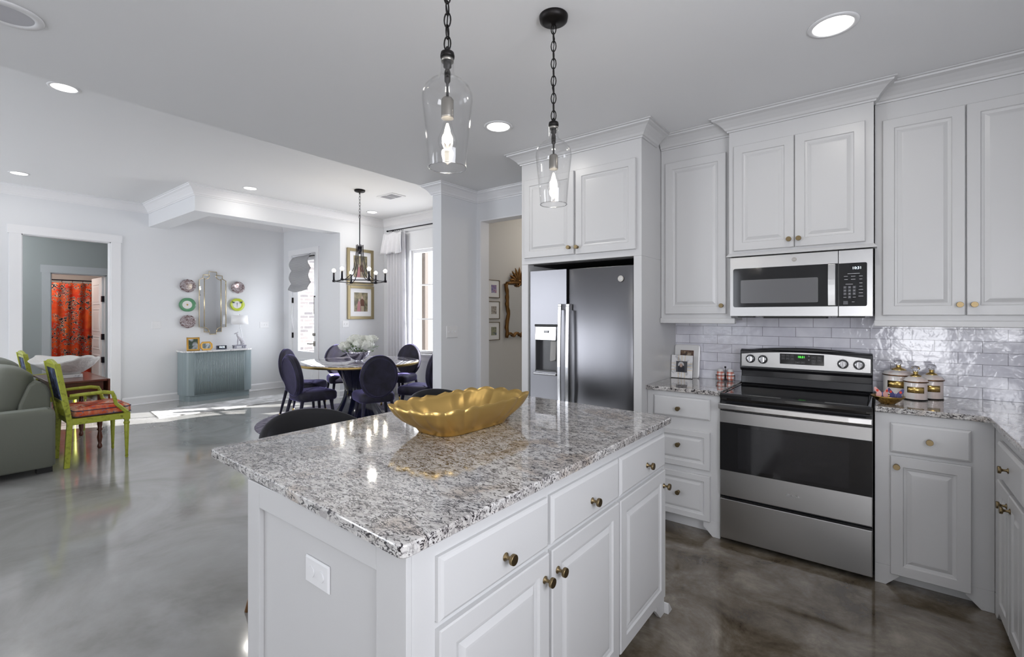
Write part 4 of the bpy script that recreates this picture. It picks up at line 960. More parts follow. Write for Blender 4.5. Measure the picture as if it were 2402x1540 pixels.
def dining_chair():
    t = thing('dining_chair', (0, 0, 0), 'x', 'chair', 'velvet chairs around the dining table')
    # faces +Y; back at -Y
    a, b_ = .215, .255
    def oval(k, s): return [(a * s * cos(2 * pi * i / 40), a * 0 + k, b_ * s * sin(2 * pi * i / 40)) for i in range(40)]
    M = Matrix.Translation((0, -.215, .672)) @ Matrix.Rotation(R(9), 4, 'X')
    xf = lambda x, y, z: M @ Vector((x, y, z))
    prof = [(.80, -.036), (.90, -.040), (.97, -.034), (1.0, -.018), (1.0, .018), (.97, .034), (.90, .040), (.80, .036), (.5, .045), (.1, .047)]
    lp = [oval(d, s) for s, d in [(.1, -.034), (.5, -.034)] + prof]
    MB(xf).loops(lp, True, True, True).build('backrest', velvet_m, t)
    MB(xf).tube([(a * .88 * cos(2 * pi * i / 40), -.040, b_ * .88 * sin(2 * pi * i / 40)) for i in range(40)], .005, 6, True).tube([(a * 1.0 * cos(2 * pi * i / 40), -.018, b_ * sin(2 * pi * i / 40)) for i in range(40)], .005, 6, True).build('piping', velvet_m, t)
    out = round_corners([(-.20, -.20), (.20, -.20), (.245, .25), (-.245, .25)], .10, 6)
    MB().loops([[(x, y, z) for x, y in off_poly(out, i, True)] for i, z in ((.05, .36), (.012, .365), (0, .385), (0, .44), (.012, .462), (.04, .475), (.09, .482), (.14, .484))], True, True, True).build('seat', velvet_m, t)
    for sx in (-1, 1):
        for sy in (-1, 1):
            p0 = (sx * .16, .18 * sy if sy > 0 else -.17, .375); p1 = (sx * .205, .225 if sy > 0 else -.25, 0)
            l = MB().tube([p0, tuple(p0[i] * .5 + p1[i] * .5 for i in range(3)), p1], [.021, .017, .011], 12).build('leg', velvet_m, t)
            q = tuple(p1[i] * .82 + p0[i] * .18 for i in range(3)); MB().tube([q, p1], [.0145, .0118], 12).build('leg_tip', brass_m, l)
    return t
proto = dining_chair()
chairs = [((-5.46, 2.88), 'navy velvet oval-back chair at the left front of the table, side to the camera'),
          ((-4.62, 3.42), 'navy velvet oval-back chair with its back squarely to the camera in front of the table'),
          ((-4.56, 4.26), 'navy velvet dining chair at the right, half hidden by the wall stub'),
          ((-5.99, 5.01), 'navy velvet oval-back chair beside the window on the far right of the table'),
          ((-6.80, 4.28), 'navy velvet oval-back chair behind the flower bowl on the far side'),
          ((-6.45, 3.30), 'navy velvet oval-back chair behind the left front chair, only its top rim showing')]
for i, ((x, y), lab) in enumerate(chairs):
    o = proto if i == 0 else copy_tree(proto)
    dx, dy = CX - x, CY - y; dd = math.hypot(dx, dy); rz = math.atan2(dy, dx) - pi / 2 - (R(17) if i == 0 else 0)
    # origin is the seat centre; (x, y) is the centre of the backrest
    place(o, (x + dx / dd * .2, y + dy / dd * .2, .0045), rz, lab)
# flowers
fb = thing('mirrored_bowl', (CX, CY - .02, .7605), 'round mirrored silver bowl on the dining table, full of flowers', 'bowl')
MB().lathe([(.06, 0), (.062, .004), (.04, .012), (.09, .035), (.135, .075), (.155, .115), (.158, .14), (.154, .14), (.13, .08), (.085, .045), (.005, .035)], (CX, CY - .02, .7605), n=40).build('bowl', mat('mercury_silver', (.55, .53, .60), .06, 1, bump=(14, .35, .01)), fb)
def flower(c, r, label_i):
    t = thing('white_flower', (c[0], c[1], c[2] - r), label_i, 'flower', 'white flowers in the mirrored bowl')
    mb = MB(); ph = random.random() * 6
    for q, (rad, top, ruf) in enumerate(((1.0, .35, .16), (.82, .62, .14), (.62, .82, .12), (.40, .92, .10))):
        def pf(u, v, q=q, rad=rad, top=top, ruf=ruf):
            a = 2 * pi * u; ff = 1 + ruf * v * (sin(5 * a + ph + q) + .5 * sin(11 * a + 2 * q))
            rr = r * rad * (sin(pi * (.08 + .50 * v)) ** .8) * ff * (1 + .12 * v * v)
            return (c[0] + rr * cos(a), c[1] + rr * sin(a), c[2] - r * .55 + r * (.55 + top) * v ** 1.2 + r * .10 * v * sin(7 * a + q))
        mb.grid(pf, 44, 6)
    mb.ball((c[0], c[1], c[2] + .25 * r), r * .32, 10, 6)
    mb.build('petals', petal_m, t, solid=.003)
    MB().tube([(c[0], c[1], c[2] - r * .4), (CX + (c[0] - CX) * .3, CY + (c[1] - CY) * .3, .82)], .004, 6).build('stem', leaf_m, t)
petal_m = mat('cream_petal', (.84, .85, .78), .6); leaf_m = mat('leaf_green', (.10, .20, .06), .6)
L(leaf_m, ramp(leaf_m, noise(leaf_m, 8, 2), [(.4, (.07, .15, .045)), (.6, (.24, .34, .16))]), P(leaf_m).inputs['Base Color'])
rt = Vector((cos(YAW), sin(YAW))); fw = Vector((-sin(YAW), cos(YAW)))
FL = [(-.17, -.06, .955, .075, 'leftmost white blossom drooping over the left rim of the bowl'), (-.05, .02, 1.04, .085, 'large white blossom at the top centre left of the bouquet'), (.03, -.10, .985, .065, 'greenish white blossom at the centre front of the bouquet'),
      (.13, -.06, .965, .085, 'ruffled white blossom at the right front of the bouquet'), (.16, .08, 1.045, .07, 'pale green blossom at the upper right of the bouquet'), (-.13, .10, 1.00, .07, 'white blossom at the back left of the bouquet'), (.04, .12, 1.05, .06, 'small white blossom at the back of the bouquet')]
for a, b_, z, r, lab in FL:
    r *= 1.05
    p = rt * a + fw * b_; flower((CX + p.x, CY - .02 + p.y, z), r, lab)
gr = MB()
for k in range(90):
    a = random.uniform(0, 2 * pi); d = random.uniform(.03, .26); z = random.uniform(.90, 1.03) - d * .2; ln = random.uniform(.04, .075)
    b0 = Vector((CX + d * cos(a), CY - .02 + d * sin(a), z)); dr = Vector((cos(a) + random.uniform(-.5, .5), sin(a) + random.uniform(-.5, .5), random.uniform(-.2, .7))).normalized(); sd_ = dr.cross(Vector((0, 0, 1))).normalized()
    gr.add([tuple(b0), tuple(b0 + dr * ln * .5 + sd_ * ln * .22), tuple(b0 + dr * ln), tuple(b0 + dr * ln * .5 - sd_ * ln * .22 + Vector((0, 0, .004)))], [(0, 1, 2, 3)])
for k in range(9):
    a = 2 * pi * k / 9; gr.tube([(CX, CY - .02, .85), (CX + .13 * cos(a), CY - .02 + .13 * sin(a), .93), (CX + .27 * cos(a), CY - .02 + .27 * sin(a), .96)], .003, 5)
props(gr.build('greenery', leaf_m, origin=(CX, CY, .85)), 'green leaves and stems filling the mirrored bowl', 'foliage', kind='stuff')

# chandelier
ch = thing('chandelier', (CX, CY, 1.85), 'black iron chandelier with six lit candle bulbs over the dining table', 'chandelier')
MB().lathe([(.008, -.06), (.012, -.035), (.060, -.028), (.072, -.02), (.073, -.0005)], (CX, CY, ZL), n=32).build('canopy', bronze_m, ch)
c = MB(); chain(c, CX, CY, 2.74, ZL - .05, .010, .05, .0028); c.build('chain', iron_m, ch)
MB().tube([(CX, CY, 2.30), (CX, CY, 2.74)], .007, 10).tube([(CX + .014 * cos(2 * pi * i / 12), CY, 2.755 + .018 * sin(2 * pi * i / 12)) for i in range(12)], .004, 6, True).build('rod', iron_m, ch)
MB().lathe([(.02, 2.27), (.034, 2.275), (.034, 2.345), (.02, 2.35)], (CX, CY, 0), n=24).ball((CX, CY, 2.255), .014, 10, 6).build('hub', iron_m, ch)
RH = .345
hp = [(CX + RH * cos(2 * pi * i / 6 + R(10) * 0), CY, 0) for i in range(6)]
dirs = []
for k in range(6):
    th = R(-7.7 + 60 * k); v2 = rt * cos(th) - fw * sin(th); dirs.append(v2)
pts = [(CX + d.x * RH, CY + d.y * RH, 1.862) for d in dirs]
hb = MB()
for k in range(6):
    a = Vector(pts[k]); b_ = Vector(pts[(k + 1) % 6]); hb.tube([a, b_], .006, 8)
hb.build('hexagon_ring', iron_m, ch)
for d in dirs:
    arm = [(CX + d.x * r, CY + d.y * r, z) for r, z in ((.045, 2.37), (.046, 2.28), (.055, 2.17), (.075, 2.06), (.115, 1.965), (.18, 1.90), (.26, 1.872), (RH, 1.866))]
    MB().tube(arm, .0055, 8).build('arm', iron_m, ch)
    x, y = CX + d.x * RH, CY + d.y * RH
    cd = MB().box(x - .014, x + .014, y - .014, y + .014, 1.850, 1.880).lathe([(.0125, 1.88), (.0125, 1.985)], (x, y, 0), n=14).build('candle_sleeve', iron_m, ch)
    MB().ball((x, y, 2.010), .026, 14, 10).build('bulb', bulb_m, cd)
    lamp('candle_lamp', 'POINT', (x, y, 2.045), 2.2, (1.0, .88, .70), shadow_soft_size=.012)

# curtain and rod
rd_ = thing('curtain_rod', (-6.2, 5.36, 2.91), 'thin black curtain rod above the dining window', 'curtain rod')
MB().tube([(-6.97, 5.36, 2.905), (-5.0, 5.36, 2.905)], .010, 10).build('rod', iron_m, rd_)
MB().lathe([(.004, 0), (.016, .01), (.016, .03), (.004, .04)], (-7.00, 5.36, 2.905), 'x', 12).build('finial', iron_m, rd_)
MB().tube([(-6.90, 5.36, 2.905), (-6.90, 5.44, 2.905)], .007, 8).tube([(-5.1, 5.36, 2.905), (-5.1, 5.44, 2.905)], .007, 8).build('bracket', iron_m, rd_)
for i in range(8):
    x = -6.93 + .052 * i; MB().tube([(x, 5.36 + .018 * cos(2 * pi * k / 14), 2.893 + .022 * sin(2 * pi * k / 14)) for k in range(14)], .002, 6, True).build('curtain_ring', iron_m, rd_)
cur = thing('curtain', (-6.76, 5.36, .02), 'white floor-length curtain with a ruffled top valance left of the dining window', 'curtain')
def cpan(u, v): 
    x = -7.00 + (.50 + .05 * v) * u; return (x, 5.36 + .030 * sin(u * 2 * pi * 6.5 + .5 * sin(v * 3)) * (.6 + .4 * v), 2.865 - 2.84 * v)
MB().grid(cpan, 90, 24).build('panel', sheer_m, cur, solid=.003)
def cval(u, v):
    x = -7.04 + .49 * u - .05 * (1 - u) * v + .04 * u * v; return (x, 5.315 + .020 * sin(u * 2 * pi * 4.5) * (.5 + v) - .04 * v, 2.85 - .37 * v + .02 * sin(u * 2 * pi * 2.2))
MB().grid(cval, 70, 10).build('valance', sheer_m, cur, solid=.003)

# portraits on the dining wall
def portrait(z0, z1, y0, y1, label, seed):
    t = thing('framed_portrait', (XF + .01, (y0 + y1) / 2, z0), label, 'framed picture', 'gold-framed portraits on the dining wall')
    x = XF; fw_ = .05
    MB().box(x, x + .03, y0, y0 + fw_, z0, z1).box(x, x + .03, y1 - fw_, y1, z0, z1).box(x, x + .03, y0 + fw_, y1 - fw_, z0, z0 + fw_).box(x, x + .03, y0 + fw_, y1 - fw_, z1 - fw_, z1).build('frame', frame_gold_m, t, bevel=.004)
    MB().box(x, x + .012, y0 + .03, y1 - .03, z0 + .03, z1 - .03).build('mat_board', mat('white_mat', (.84, .84, .86), .5), t)
    py0, py1, pz0, pz1 = y0 + .13, y1 - .125, z0 + .135, z1 - .12
    ph = MB().box(x + .012, x + .014, py0, py1, pz0, pz1).build('photograph', fieldm, t)
    cy_ = (py0 + py1) / 2; xx = x + .014
    def fl(poly, m, nm, d=0): MB().prism(poly, xx + d, xx + d + .001, 'x').build(nm, m, ph)
    fl([(cy_ - .085, pz0), (cy_ - .005, pz0), (cy_ - .02, pz0 + .17), (cy_ - .06, pz0 + .18)], pinkm, 'dress')
    fl(disc_poly((cy_ - .035, pz0 + .20), .018, .024, 12), skin_m, 'face')
    fl([(cy_ - .005, pz0 + .10), (cy_ + .065, pz0 + .09), (cy_ + .06, pz0 + .20), (cy_ + .02, pz0 + .225), (cy_ - .01, pz0 + .20)], brownm, 'jacket', .001)
    fl([(cy_, pz0), (cy_ + .06, pz0), (cy_ + .058, pz0 + .10), (cy_ + .002, pz0 + .10)], khakim, 'trousers', .001)
    fl(disc_poly((cy_ + .02, pz0 + .245), .018, .024, 12), skin_m, 'face', .002)
fieldm = mat('field_photo', (.3, .3, .2), .4); L(fieldm, ramp(fieldm, noise(fieldm, 9, 3, .6), [(.4, srgb(92, 88, 66)), (.6, srgb(158, 146, 116))]), P(fieldm).inputs['Base Color'])
pinkm = mat('photo_pink', srgb(176, 120, 124), .5); brownm = mat('photo_brown', srgb(96, 54, 36), .5); khakim = mat('photo_khaki', srgb(166, 150, 130), .5)
portrait(1.925, 2.555, 4.675, 5.205, 'upper gold-framed couple portrait behind the chandelier', 1)
portrait(1.327, 1.925 - .012, 4.685, 5.213, 'lower gold-framed couple portrait above the switch plate', 2)

# dark cabinet and candlestick lamp behind the stub wall (seen in the stepped mirror)
dc = thing('navy_cabinet', (-3.80, 4.55, 0), 'dark navy cabinet seen only as a reflection in the stepped mirror', 'cabinet')
MB().box(-4.02, XS - .002, 4.30, 4.80, .08, 1.35).build('body', navy_m, dc, bevel=.004)
MB().box(-3.98, XS - .02, 4.34, 4.76, 0, .08).build('plinth', navy_m, dc)
cs = thing('candlestick', (-3.80, 4.55, 1.352), 'tall brass candlestick reflected in the stepped mirror', 'candlestick')
MB().lathe([(.10, 0), (.10, .02), (.06, .06), (.03, .12), (.045, .18), (.025, .26), (.035, .40), (.022, .48), (.04, .56), (.05, .60), (.045, .61)], (-3.80, 4.55, 1.352), n=24).build('stick', brass_m, cs)
MB().lathe([(.035, .61), (.035, .75)], (-3.80, 4.55, 1.352), n=20).build('candle', mat('green_wax', (.15, .25, .15), .5), cs)

# ================================================================ CONSOLE WALL
cn = thing('console_cabinet', (-8.9, 3.27, 0), 'blue-grey fluted console cabinet with rounded ends and a white top', 'console')
y0, y1, xb, xf_ = 2.77, 3.84, XL + .025, -8.70
def cpoly(ins, flute=0):
    r = .17; p = []
    base = [(xb, y0 + ins), (xf_ - ins, y0 + ins), (xf_ - ins, y1 - ins), (xb, y1 - ins)]
    for i, (q, rr) in enumerate(zip(base, (0, r, r, 0))):
        if not rr: p.append(q); continue
        c_ = (q[0] - rr, q[1] + (rr if i == 1 else -rr)); a0, a1 = ((-pi / 2, 0) if i == 1 else (0, pi / 2))
        for k in range(9): a = a0 + (a1 - a0) * k / 8; p.append((c_[0] + rr * cos(a), c_[1] + rr * sin(a)))
    return p
MB().prism(cpoly(.035), .0, .095, 'z').build('plinth', cons_m, cn)
MB().prism(cpoly(.012), .095, .792, 'z').build('body', cons_m, cn)
fl_ = MB(); nfl = 44
for k in range(nfl):
    yy = 2.90 + (3.66 - 2.90) * (k + .5) / nfl
    fl_.box(xf_ - .012, xf_ - .002, yy - .0062, yy + .0062, .105, .785)
def half(k0, k1, nm):
    m = MB()
    for k in range(k0, k1):
        yy = 2.90 + .76 * (k + .5) / nfl; m.lathe([(.0092, .105), (.0092, .785)], (xf_ - .0150, yy, 0), n=8, sm=True)
    o = m.build(nm, cons_m, cn); return o
half(0, 22, 'door'); half(22, 44, 'door')
MB().prism(cpoly(-.004), .792, .815, 'z').build('top', marble_m, cn, bevel=.003)
# stepped mirror
mr = thing('stepped_mirror', (XL + .02, 3.305, 1.07), 'tall gold-edged mirror with stepped top and bottom above the console', 'mirror')
ym = 3.305
poly = [(-.052, 1.07), (.052, 1.07), (.052, 1.11), (.135, 1.11), (.135, 1.19), (.208, 1.19), (.208, 2.00), (.150, 2.03), (.150, 2.085), (.062, 2.085), (.062, 2.145), (-.062, 2.145), (-.062, 2.085), (-.150, 2.085), (-.150, 2.03), (-.208, 2.00), (-.208, 1.19), (-.135, 1.19), (-.135, 1.11), (-.052, 1.11)]
pw = [(ym + a, b_) for a, b_ in poly]
MB().prism(pw, XL + .001, XL + .018, 'x').build('mirror_glass', mirror_m, mr)
inner = []
for a, b_, a0 in ((.135, 1.11, 180), (.150, 2.085, 180)): pass
gl = MB().tube([(XL + .022, y, z) for y, z in pw], .006, 6, True)
gl.tube([(XL + .022, ym - .13, 1.20), (XL + .022, ym - .13, 2.03)], .005, 6).tube([(XL + .022, ym + .13, 1.20), (XL + .022, ym + .13, 2.03)], .005, 6)
gl.tube([(XL + .022, ym + .13 - .08 * cos(t * pi / 2), 2.085 - .075 * sin(t * pi / 2)) for t in [i / 8 for i in range(9)]][::-1], .005, 6)
gl.tube([(XL + .022, ym - .13 + .08 * cos(t * pi / 2), 2.085 - .075 * sin(t * pi / 2)) for t in [i / 8 for i in range(9)]], .005, 6)
gl.tube([(XL + .022, ym + .13 - .07 * cos(t * pi / 2), 1.11 + .075 * sin(t * pi / 2)) for t in [i / 8 for i in range(9)]], .005, 6)
gl.tube([(XL + .022, ym - .13 + .07 * cos(t * pi / 2), 1.11 + .075 * sin(t * pi / 2)) for t in [i / 8 for i in range(9)]], .005, 6)
gl.build('gold_edging', mat('champagne_gold', (.62, .50, .30), .25, 1), mr)
# plates
def plate(y, z, r, m_rim, m_c, label, scal=0, kind=0):
    t = thing('decorative_plate', (XL + .01, y, z - r), label, 'plate', 'decorative plates flanking the mirror')
    n = 64; lp = []
    for rr, d in ((.55, 0), (.70, .006), (1.0, .024), (1.0, .028), (.72, .012), (.60, .009), (.02, .009)):
        lp.append([(XL + .002 + d, y + rr * r * (1 + scal * abs(cos(6 * pi * i / n)) * (rr ** 3)) * cos(2 * pi * i / n), z + rr * r * .92 * (1 + scal * abs(cos(6 * pi * i / n)) * (rr ** 3)) * sin(2 * pi * i / n)) for i in range(n)])
    MB().loops(lp, True, True, True).build('plate', m_rim, t)
    c_ = MB().prism(disc_poly((y, z), r * .58, r * .55, 32), XL + .0115, XL + .013, 'x').build('centre', m_c, t)
    if kind == 1:
        MB().lathe([(r * .12, 0), (r * .08, .01)], (XL + .016, y, z), 'x', 12).build('gold_dot', brass_m, c_)
        for k in range(5):
            a = 2 * pi * k / 5 + .3; MB().prism(disc_poly((y + r * .28 * cos(a), z + r * .28 * sin(a)), r * .22, r * .22, 14), XL + .013, XL + .0145 + .0002 * k, 'x').build('petal', white_c_m, c_)
    if kind == 2:
        for s_ in (-1, 1): MB().prism([(y + s_ * r * .25, z + r * .30), (y + s_ * r * .78, z + r * .52), (y + s_ * r * .60, z + r * .22)], XL + .022, XL + .028, 'x').build('leaf', mat('plate_ink', (.04, .06, .06), .5), c_)
        MB().prism([(y - r * .06, z + r * .3), (y + r * .06, z + r * .3), (y, z - r * .45)], XL + .013, XL + .0145, 'x').build('stem_mark', mat('plate_ink_grey', (.1, .12, .16), .5), c_)
cityp = mat('brown_scene_china', (.5, .4, .4), .3, coat=.3); L(cityp, ramp(cityp, noise(cityp, 26, 4, 1.4, sc=(1, 1, 2)), [(.36, srgb(70, 40, 40)), (.46, srgb(130, 108, 108)), (.58, srgb(186, 180, 184))]), P(cityp).inputs['Base Color'])
greenp = mat('green_china', srgb(92, 150, 110), .3, coat=.3); limep = mat('lime_china', srgb(186, 200, 60), .3, coat=.3)
plate(2.930, 1.885, .118, cityp, cityp, 'brown scenic plate, upper left of the mirror')
plate(2.925, 1.570, .122, greenp, white_c_m, 'scalloped green plate with a white flower centre, left of the mirror', .03, 1)
plate(2.930, 1.290, .118, cityp, cityp, 'brown scenic plate, lower left of the mirror')
plate(3.708, 1.893, .114, cityp, cityp, 'brown scenic plate, upper right of the mirror')
plate(3.700, 1.585, .120, limep, white_c_m, 'scalloped lime plate with a white face centre, right of the mirror', .03, 2)
# lamp with seated dog
lm = thing('table_lamp', (-8.93, 3.66, .8155), 'white table lamp with a sitting dog figure under a drum shade', 'lamp')
MB().lathe([(.135, 0), (.122, .16), (.120, .16), (.133, 0)], (-8.93, 3.67, 1.235), n=40, cap=False).build('lamp_shade', shade_m, lm, solid=.002)
MB().tube([(-8.93, 3.70, .90), (-8.93, 3.72, 1.0), (-8.93, 3.69, 1.12), (-8.93, 3.67, 1.24), (-8.93, 3.67, 1.40)], .005, 8).ball((-8.93, 3.67, 1.405), .011, 10, 6).build('stem', chrome_m, lm)
MB().box(-8.99, -8.87, 3.57, 3.76, .855, .872).box(-8.985, -8.965, 3.575, 3.60, .8155, .856).box(-8.985, -8.965, 3.73, 3.755, .8155, .856).box(-8.895, -8.875, 3.575, 3.60, .8155, .856).box(-8.895, -8.875, 3.73, 3.755, .8155, .856).build('stand', mat('grey_lacquer', (.30, .30, .36), .4), lm, bevel=.002)
dg = MB().tube([(-8.93, 3.735, .885), (-8.93, 3.725, .92), (-8.93, 3.695, .965), (-8.93, 3.655, 1.01), (-8.93, 3.635, 1.04), (-8.93, 3.628, 1.065)], [.018, .034, .032, .026, .017, .014], 12)
dg.tube([(-8.93, 3.632, 1.078), (-8.93, 3.612, 1.078), (-8.93, 3.582, 1.068)], [.016, .014, .006], 10)
for sx in (-.014, .014):
    dg.tube([(-8.93 + sx, 3.648, .985), (-8.93 + sx, 3.640, .93), (-8.93 + sx, 3.638, .875), (-8.93 + sx, 3.622, .874)], [.011, .008, .006, .005], 8)
    dg.tube([(-8.93 + sx * 1.5, 3.725, .92), (-8.93 + sx * 1.6, 3.695, .90), (-8.93 + sx * 1.5, 3.715, .88), (-8.93 + sx * 1.5, 3.680, .875)], [.02, .016, .008, .006], 8)
    dg.tube([(-8.93 + sx * .8, 3.636, 1.088), (-8.93 + sx, 3.642, 1.106)], [.006, .002], 6)
dg.build('dog_figure', mat('pale_grey_resin', (.55, .54, .58), .5), lm)
def bframe(y0, y1, z0, z1, label, octo=False):
    cy_ = (y0 + y1) / 2; w, h = y1 - y0, z1 - z0; xf = leaning((-8.86, cy_, z0), R(90) + R(-14 if not octo else 8), R(10))
    t = thing('photo_frame', (-8.86, cy_, z0), label, 'picture frame')
    if octo: o_ = [(-w / 2 + .03, 0), (w / 2 - .03, 0), (w / 2, .035), (w / 2, h - .035), (w / 2 - .03, h), (-w / 2 + .03, h), (-w / 2, h - .035), (-w / 2, .035)]
    else: o_ = [(-w / 2, 0), (w / 2, 0), (w / 2, h), (-w / 2, h)]
    n = len(o_); i_ = off_poly(o_, .022, True)
    MB(xf).loops([[(x, -.012, z) for x, z in o_], [(x, .010, z) for x, z in o_], [(x, .010, z) for x, z in i_], [(x, .002, z) for x, z in i_]], True, False).build('frame', bamboo_m, t)
    MB(xf).tube([(x, .010, z) for x, z in o_], .007, 8, True).build('bamboo_edge', bamboo_m, t)
    MB(xf).loops([[(x, d, z) for x, z in i_] for d in (.001, .004)]).build('photograph', fieldb, t)
fieldb = mat('green_white_photo', (.5, .5, .5), .2); L(fieldb, ramp(fieldb, noise(fieldb, 10, 2, .4), [(.42, srgb(60, 76, 62)), (.5, srgb(150, 156, 160)), (.6, srgb(214, 216, 222))]), P(fieldb).inputs['Base Color'])
bframe(2.845, 3.015, .817, 1.030, 'rectangular gold bamboo photo frame at the left of the console')
bframe(3.035, 3.215, .817, .950, 'eight-sided gold bamboo photo frame on the console', True)
ck = thing('digital_clock', (-8.88, 3.365, .8155), 'small dark digital clock showing the time on the console', 'clock')
xf = leaning((-8.88, 3.365, .816), R(90), R(8))
MB(xf).box(-.082, .082, -.03, .006, 0, .066).build('case', mat('slate_case', (.10, .11, .16), .3), ck, bevel=.008)
MB(xf).box(-.070, .070, .0058, .0075, .009, .058).build('screen', black_glass_m, ck)
text_mb('10:32', .042, lambda x, y, z: xf(x, .0080 + y, .034 + z)).build('clock_digits', white_led_m, ck)
# runner rug
rn = thing('runner_rug', (-7.98, 3.2, 0), 'pale grey runner rug with fringed end in front of the console', 'rug')
MB().prism([(-8.36, 2.24), (-7.70, 2.16), (-7.66, 4.36), (-8.32, 4.36)], 0, .009, 'z').build('pile', runner_m, rn, bevel=.002)
fg = MB()
for i in range(34):
    t = i / 33; x = -8.36 + .66 * t; y = 2.24 - .08 * t; fg.tube([(x, y + .002, .006), (x + .004 * sin(i), y - .03, .004)], .004, 5)
props(fg.build('fringe', runner_m, rn), kind='stuff')

# ================================================================ GREEN ARMCHAIRS, DROP-LEAF TABLE, SOFA
def armchair():
    t = thing('lime_armchair', (0, 0, 0), 'x', 'chair', 'lime armchairs either side of the drop-leaf table')
    W = .245; YBK = -.22; YFR = .20    # faces +Y
    # rear posts run from floor to the top, raked
    for sx in (-1, 1):
        pts = [(-.02, 0), (0.0, .40), (-.03, .62), (-.085, .955)]
        lp = [[(sx * W + a * .018, YBK + y + b_ * .020, z) for a, b_ in ((-1, -1), (1, -1), (1, 1), (-1, 1))] for y, z in pts]
        MB().loops(lp).build('rear_post', lime_m, t, bevel=.003)
    # back frame
    def bx_(x0, x1, z0, z1, d=.012):
        f = lambda z: YBK - .03 - .055 * (z - .62) / .335
        return [[(x, f(z) + s * d, z) for x, z in ((x0, z0), (x1, z0), (x1, z1), (x0, z1))] for s in (-1, 1)]
    n = 12; f = lambda z: YBK - .03 - .055 * (z - .62) / .335
    crest = [(-W + .005 + (2 * W - .01) * i / n, .94 + .045 * (sin(pi * i / n) ** .7)) for i in range(n + 1)]
    MB().loops([[(x, f(z) + s * .012, z) for x, z in [(-W + .005, .93), (W - .005, .93)][::1] + crest[::-1]] for s in (-1, 1)]).build('crest_rail', lime_m, t, bevel=.003)
    MB().loops(bx_(-W, W, .57, .605)).build('lower_back_rail', lime_m, t, bevel=.003)
    MB().loops(bx_(-W + .0, W - .0, .905, .945)).build('upper_back_rail', lime_m, t, bevel=.003)
    MB().loops(bx_(-W + .03, W - .03, .605, .905, .010)).build('back_panel', blueprint_m, t)
    sp_ = MB()
    for k in range(9): x = -.17 + .34 * k / 8; sp_.tube([(x, YBK - .012, .45), (x, YBK - .03, .575)], .005, 6)
    sp_.build('spindles', lime_m, t)
    # seat rails, legs
    MB().prism(round_corners([(-W - .015, YBK + .0), (W + .015, YBK + .0), (W + .03, YFR + .02), (-W - .03, YFR + .02)], .02), .385, .44, 'z').build('seat_rail', lime_m, t, bevel=.005)
    for sx in (-1, 1):
        x = sx * (W + .005)
        l = MB().box(x - .024, x + .024, YFR - .03, YFR + .018, .375, .445).lathe([(.022, .33), (.025, .335), (.025, .35), (.020, .355), (.020, .375)], (x, YFR - .006, 0), n=16).lathe([(.010, 0), (.014, .02), (.011, .035), (.012, .04), (.021, .33)], (x, YFR - .006, 0), n=16)
        l.build('front_leg', lime_m, t, bevel=.002)
        a_ = [(sx * W, YBK + .0, .655), (sx * (W + .01), YBK + .10, .660), (sx * (W + .02), YBK + .24, .662), (sx * (W + .02), YBK + .30, .650), (sx * (W + .02), YBK + .315, .61), (sx * (W + .015), YBK + .33, .54), (sx * (W + .012), YBK + .375, .49), (sx * (W + .008), YFR - .01, .455), (sx * (W + .008), YFR - .006, .43)]
        MB().tube(a_, [.014, .016, .018, .018, .017, .016, .018, .020, .022], 8).build('arm', lime_m, t)
    cu = round_corners([(-W + .01, YBK + .03), (W - .01, YBK + .03), (W + .005, YFR + .035), (-W - .005, YFR + .035)], .05)
    cc = MB().loops([[(x, y, z) for x, y in off_poly(cu, i, True)] for i, z in ((.02, .441), (0, .450), (0, .500), (.015, .518), (.06, .532), (.12, .537))], True, True, True).build('seat_cushion', cush_m, t)
    pp = off_poly(cu, -.001, True)
    MB().tube([(x, y, .503) for x, y in pp], .004, 6, True).tube([(x, y, .451) for x, y in pp], .004, 6, True).build('piping', mat('navy_piping', (.03, .04, .09), .7), cc)
    return t
ac = armchair(); place(ac, (-6.085, 1.165, 0), R(0), 'lime green armchair with orange floral seat beside the sofa, nearer to the camera')
a2 = copy_tree(ac); place(a2, (-7.86, 1.165, 0), R(0), 'farther lime green armchair, only its back showing above the sofa cushions')
dl = thing('drop_leaf_table', (-6.9, 1.1, 0), 'reddish brown drop-leaf table with turned legs between the green armchairs', 'table')
MB().box(-7.40, -6.375, .90, 1.325, .708, .730).build('top', walnut_m, dl, bevel=.005)
MB().prism(round_corners([(-7.39, .728), (-6.375, .728), (-6.375, .50), (-6.44, .44), (-7.33, .44), (-7.39, .50)], 0.001), 1.330, 1.348, 'y').build('drop_leaf', walnut_m, dl, bevel=.004)
MB().box(-7.34, -6.44, .93, 1.30, .57, .708).build('apron', walnut_m, dl, bevel=.002)
for x in (-7.29, -6.46):
    for y in (.95, 1.28): MB().box(x - .024, x + .024, y - .024, y + .024, .50, .708).lathe([(.012, 0), (.022, .015), (.020, .035), (.013, .055), (.019, .08), (.024, .12), (.016, .17), (.014, .18), (.026, .20), (.016, .215), (.022, .25), (.026, .36), (.020, .44), (.014, .46), (.026, .475), (.024, .50)], (x, y, 0), n=16).build('leg', walnut_m, dl)
bk = props(MB().box(-7.02, -6.76, 1.00, 1.20, .7305, .765).build('marble_block', marble_m, bevel=.003), 'flat white marble block under the plaster bowl', 'block')
pbw = MB(); n = 60
def pr(k, s, z, wob):
    a = 2 * pi * k / n; w = 1 + wob * (.10 * sin(3 * a + 1) + .05 * sin(7 * a) + .03 * sin(13 * a)); return (-6.89 + .275 * s * w * cos(a), 1.105 + .275 * s * w * sin(a), .7655 + z + wob * (.028 * sin(2 * a + .5) + .015 * sin(5 * a)))
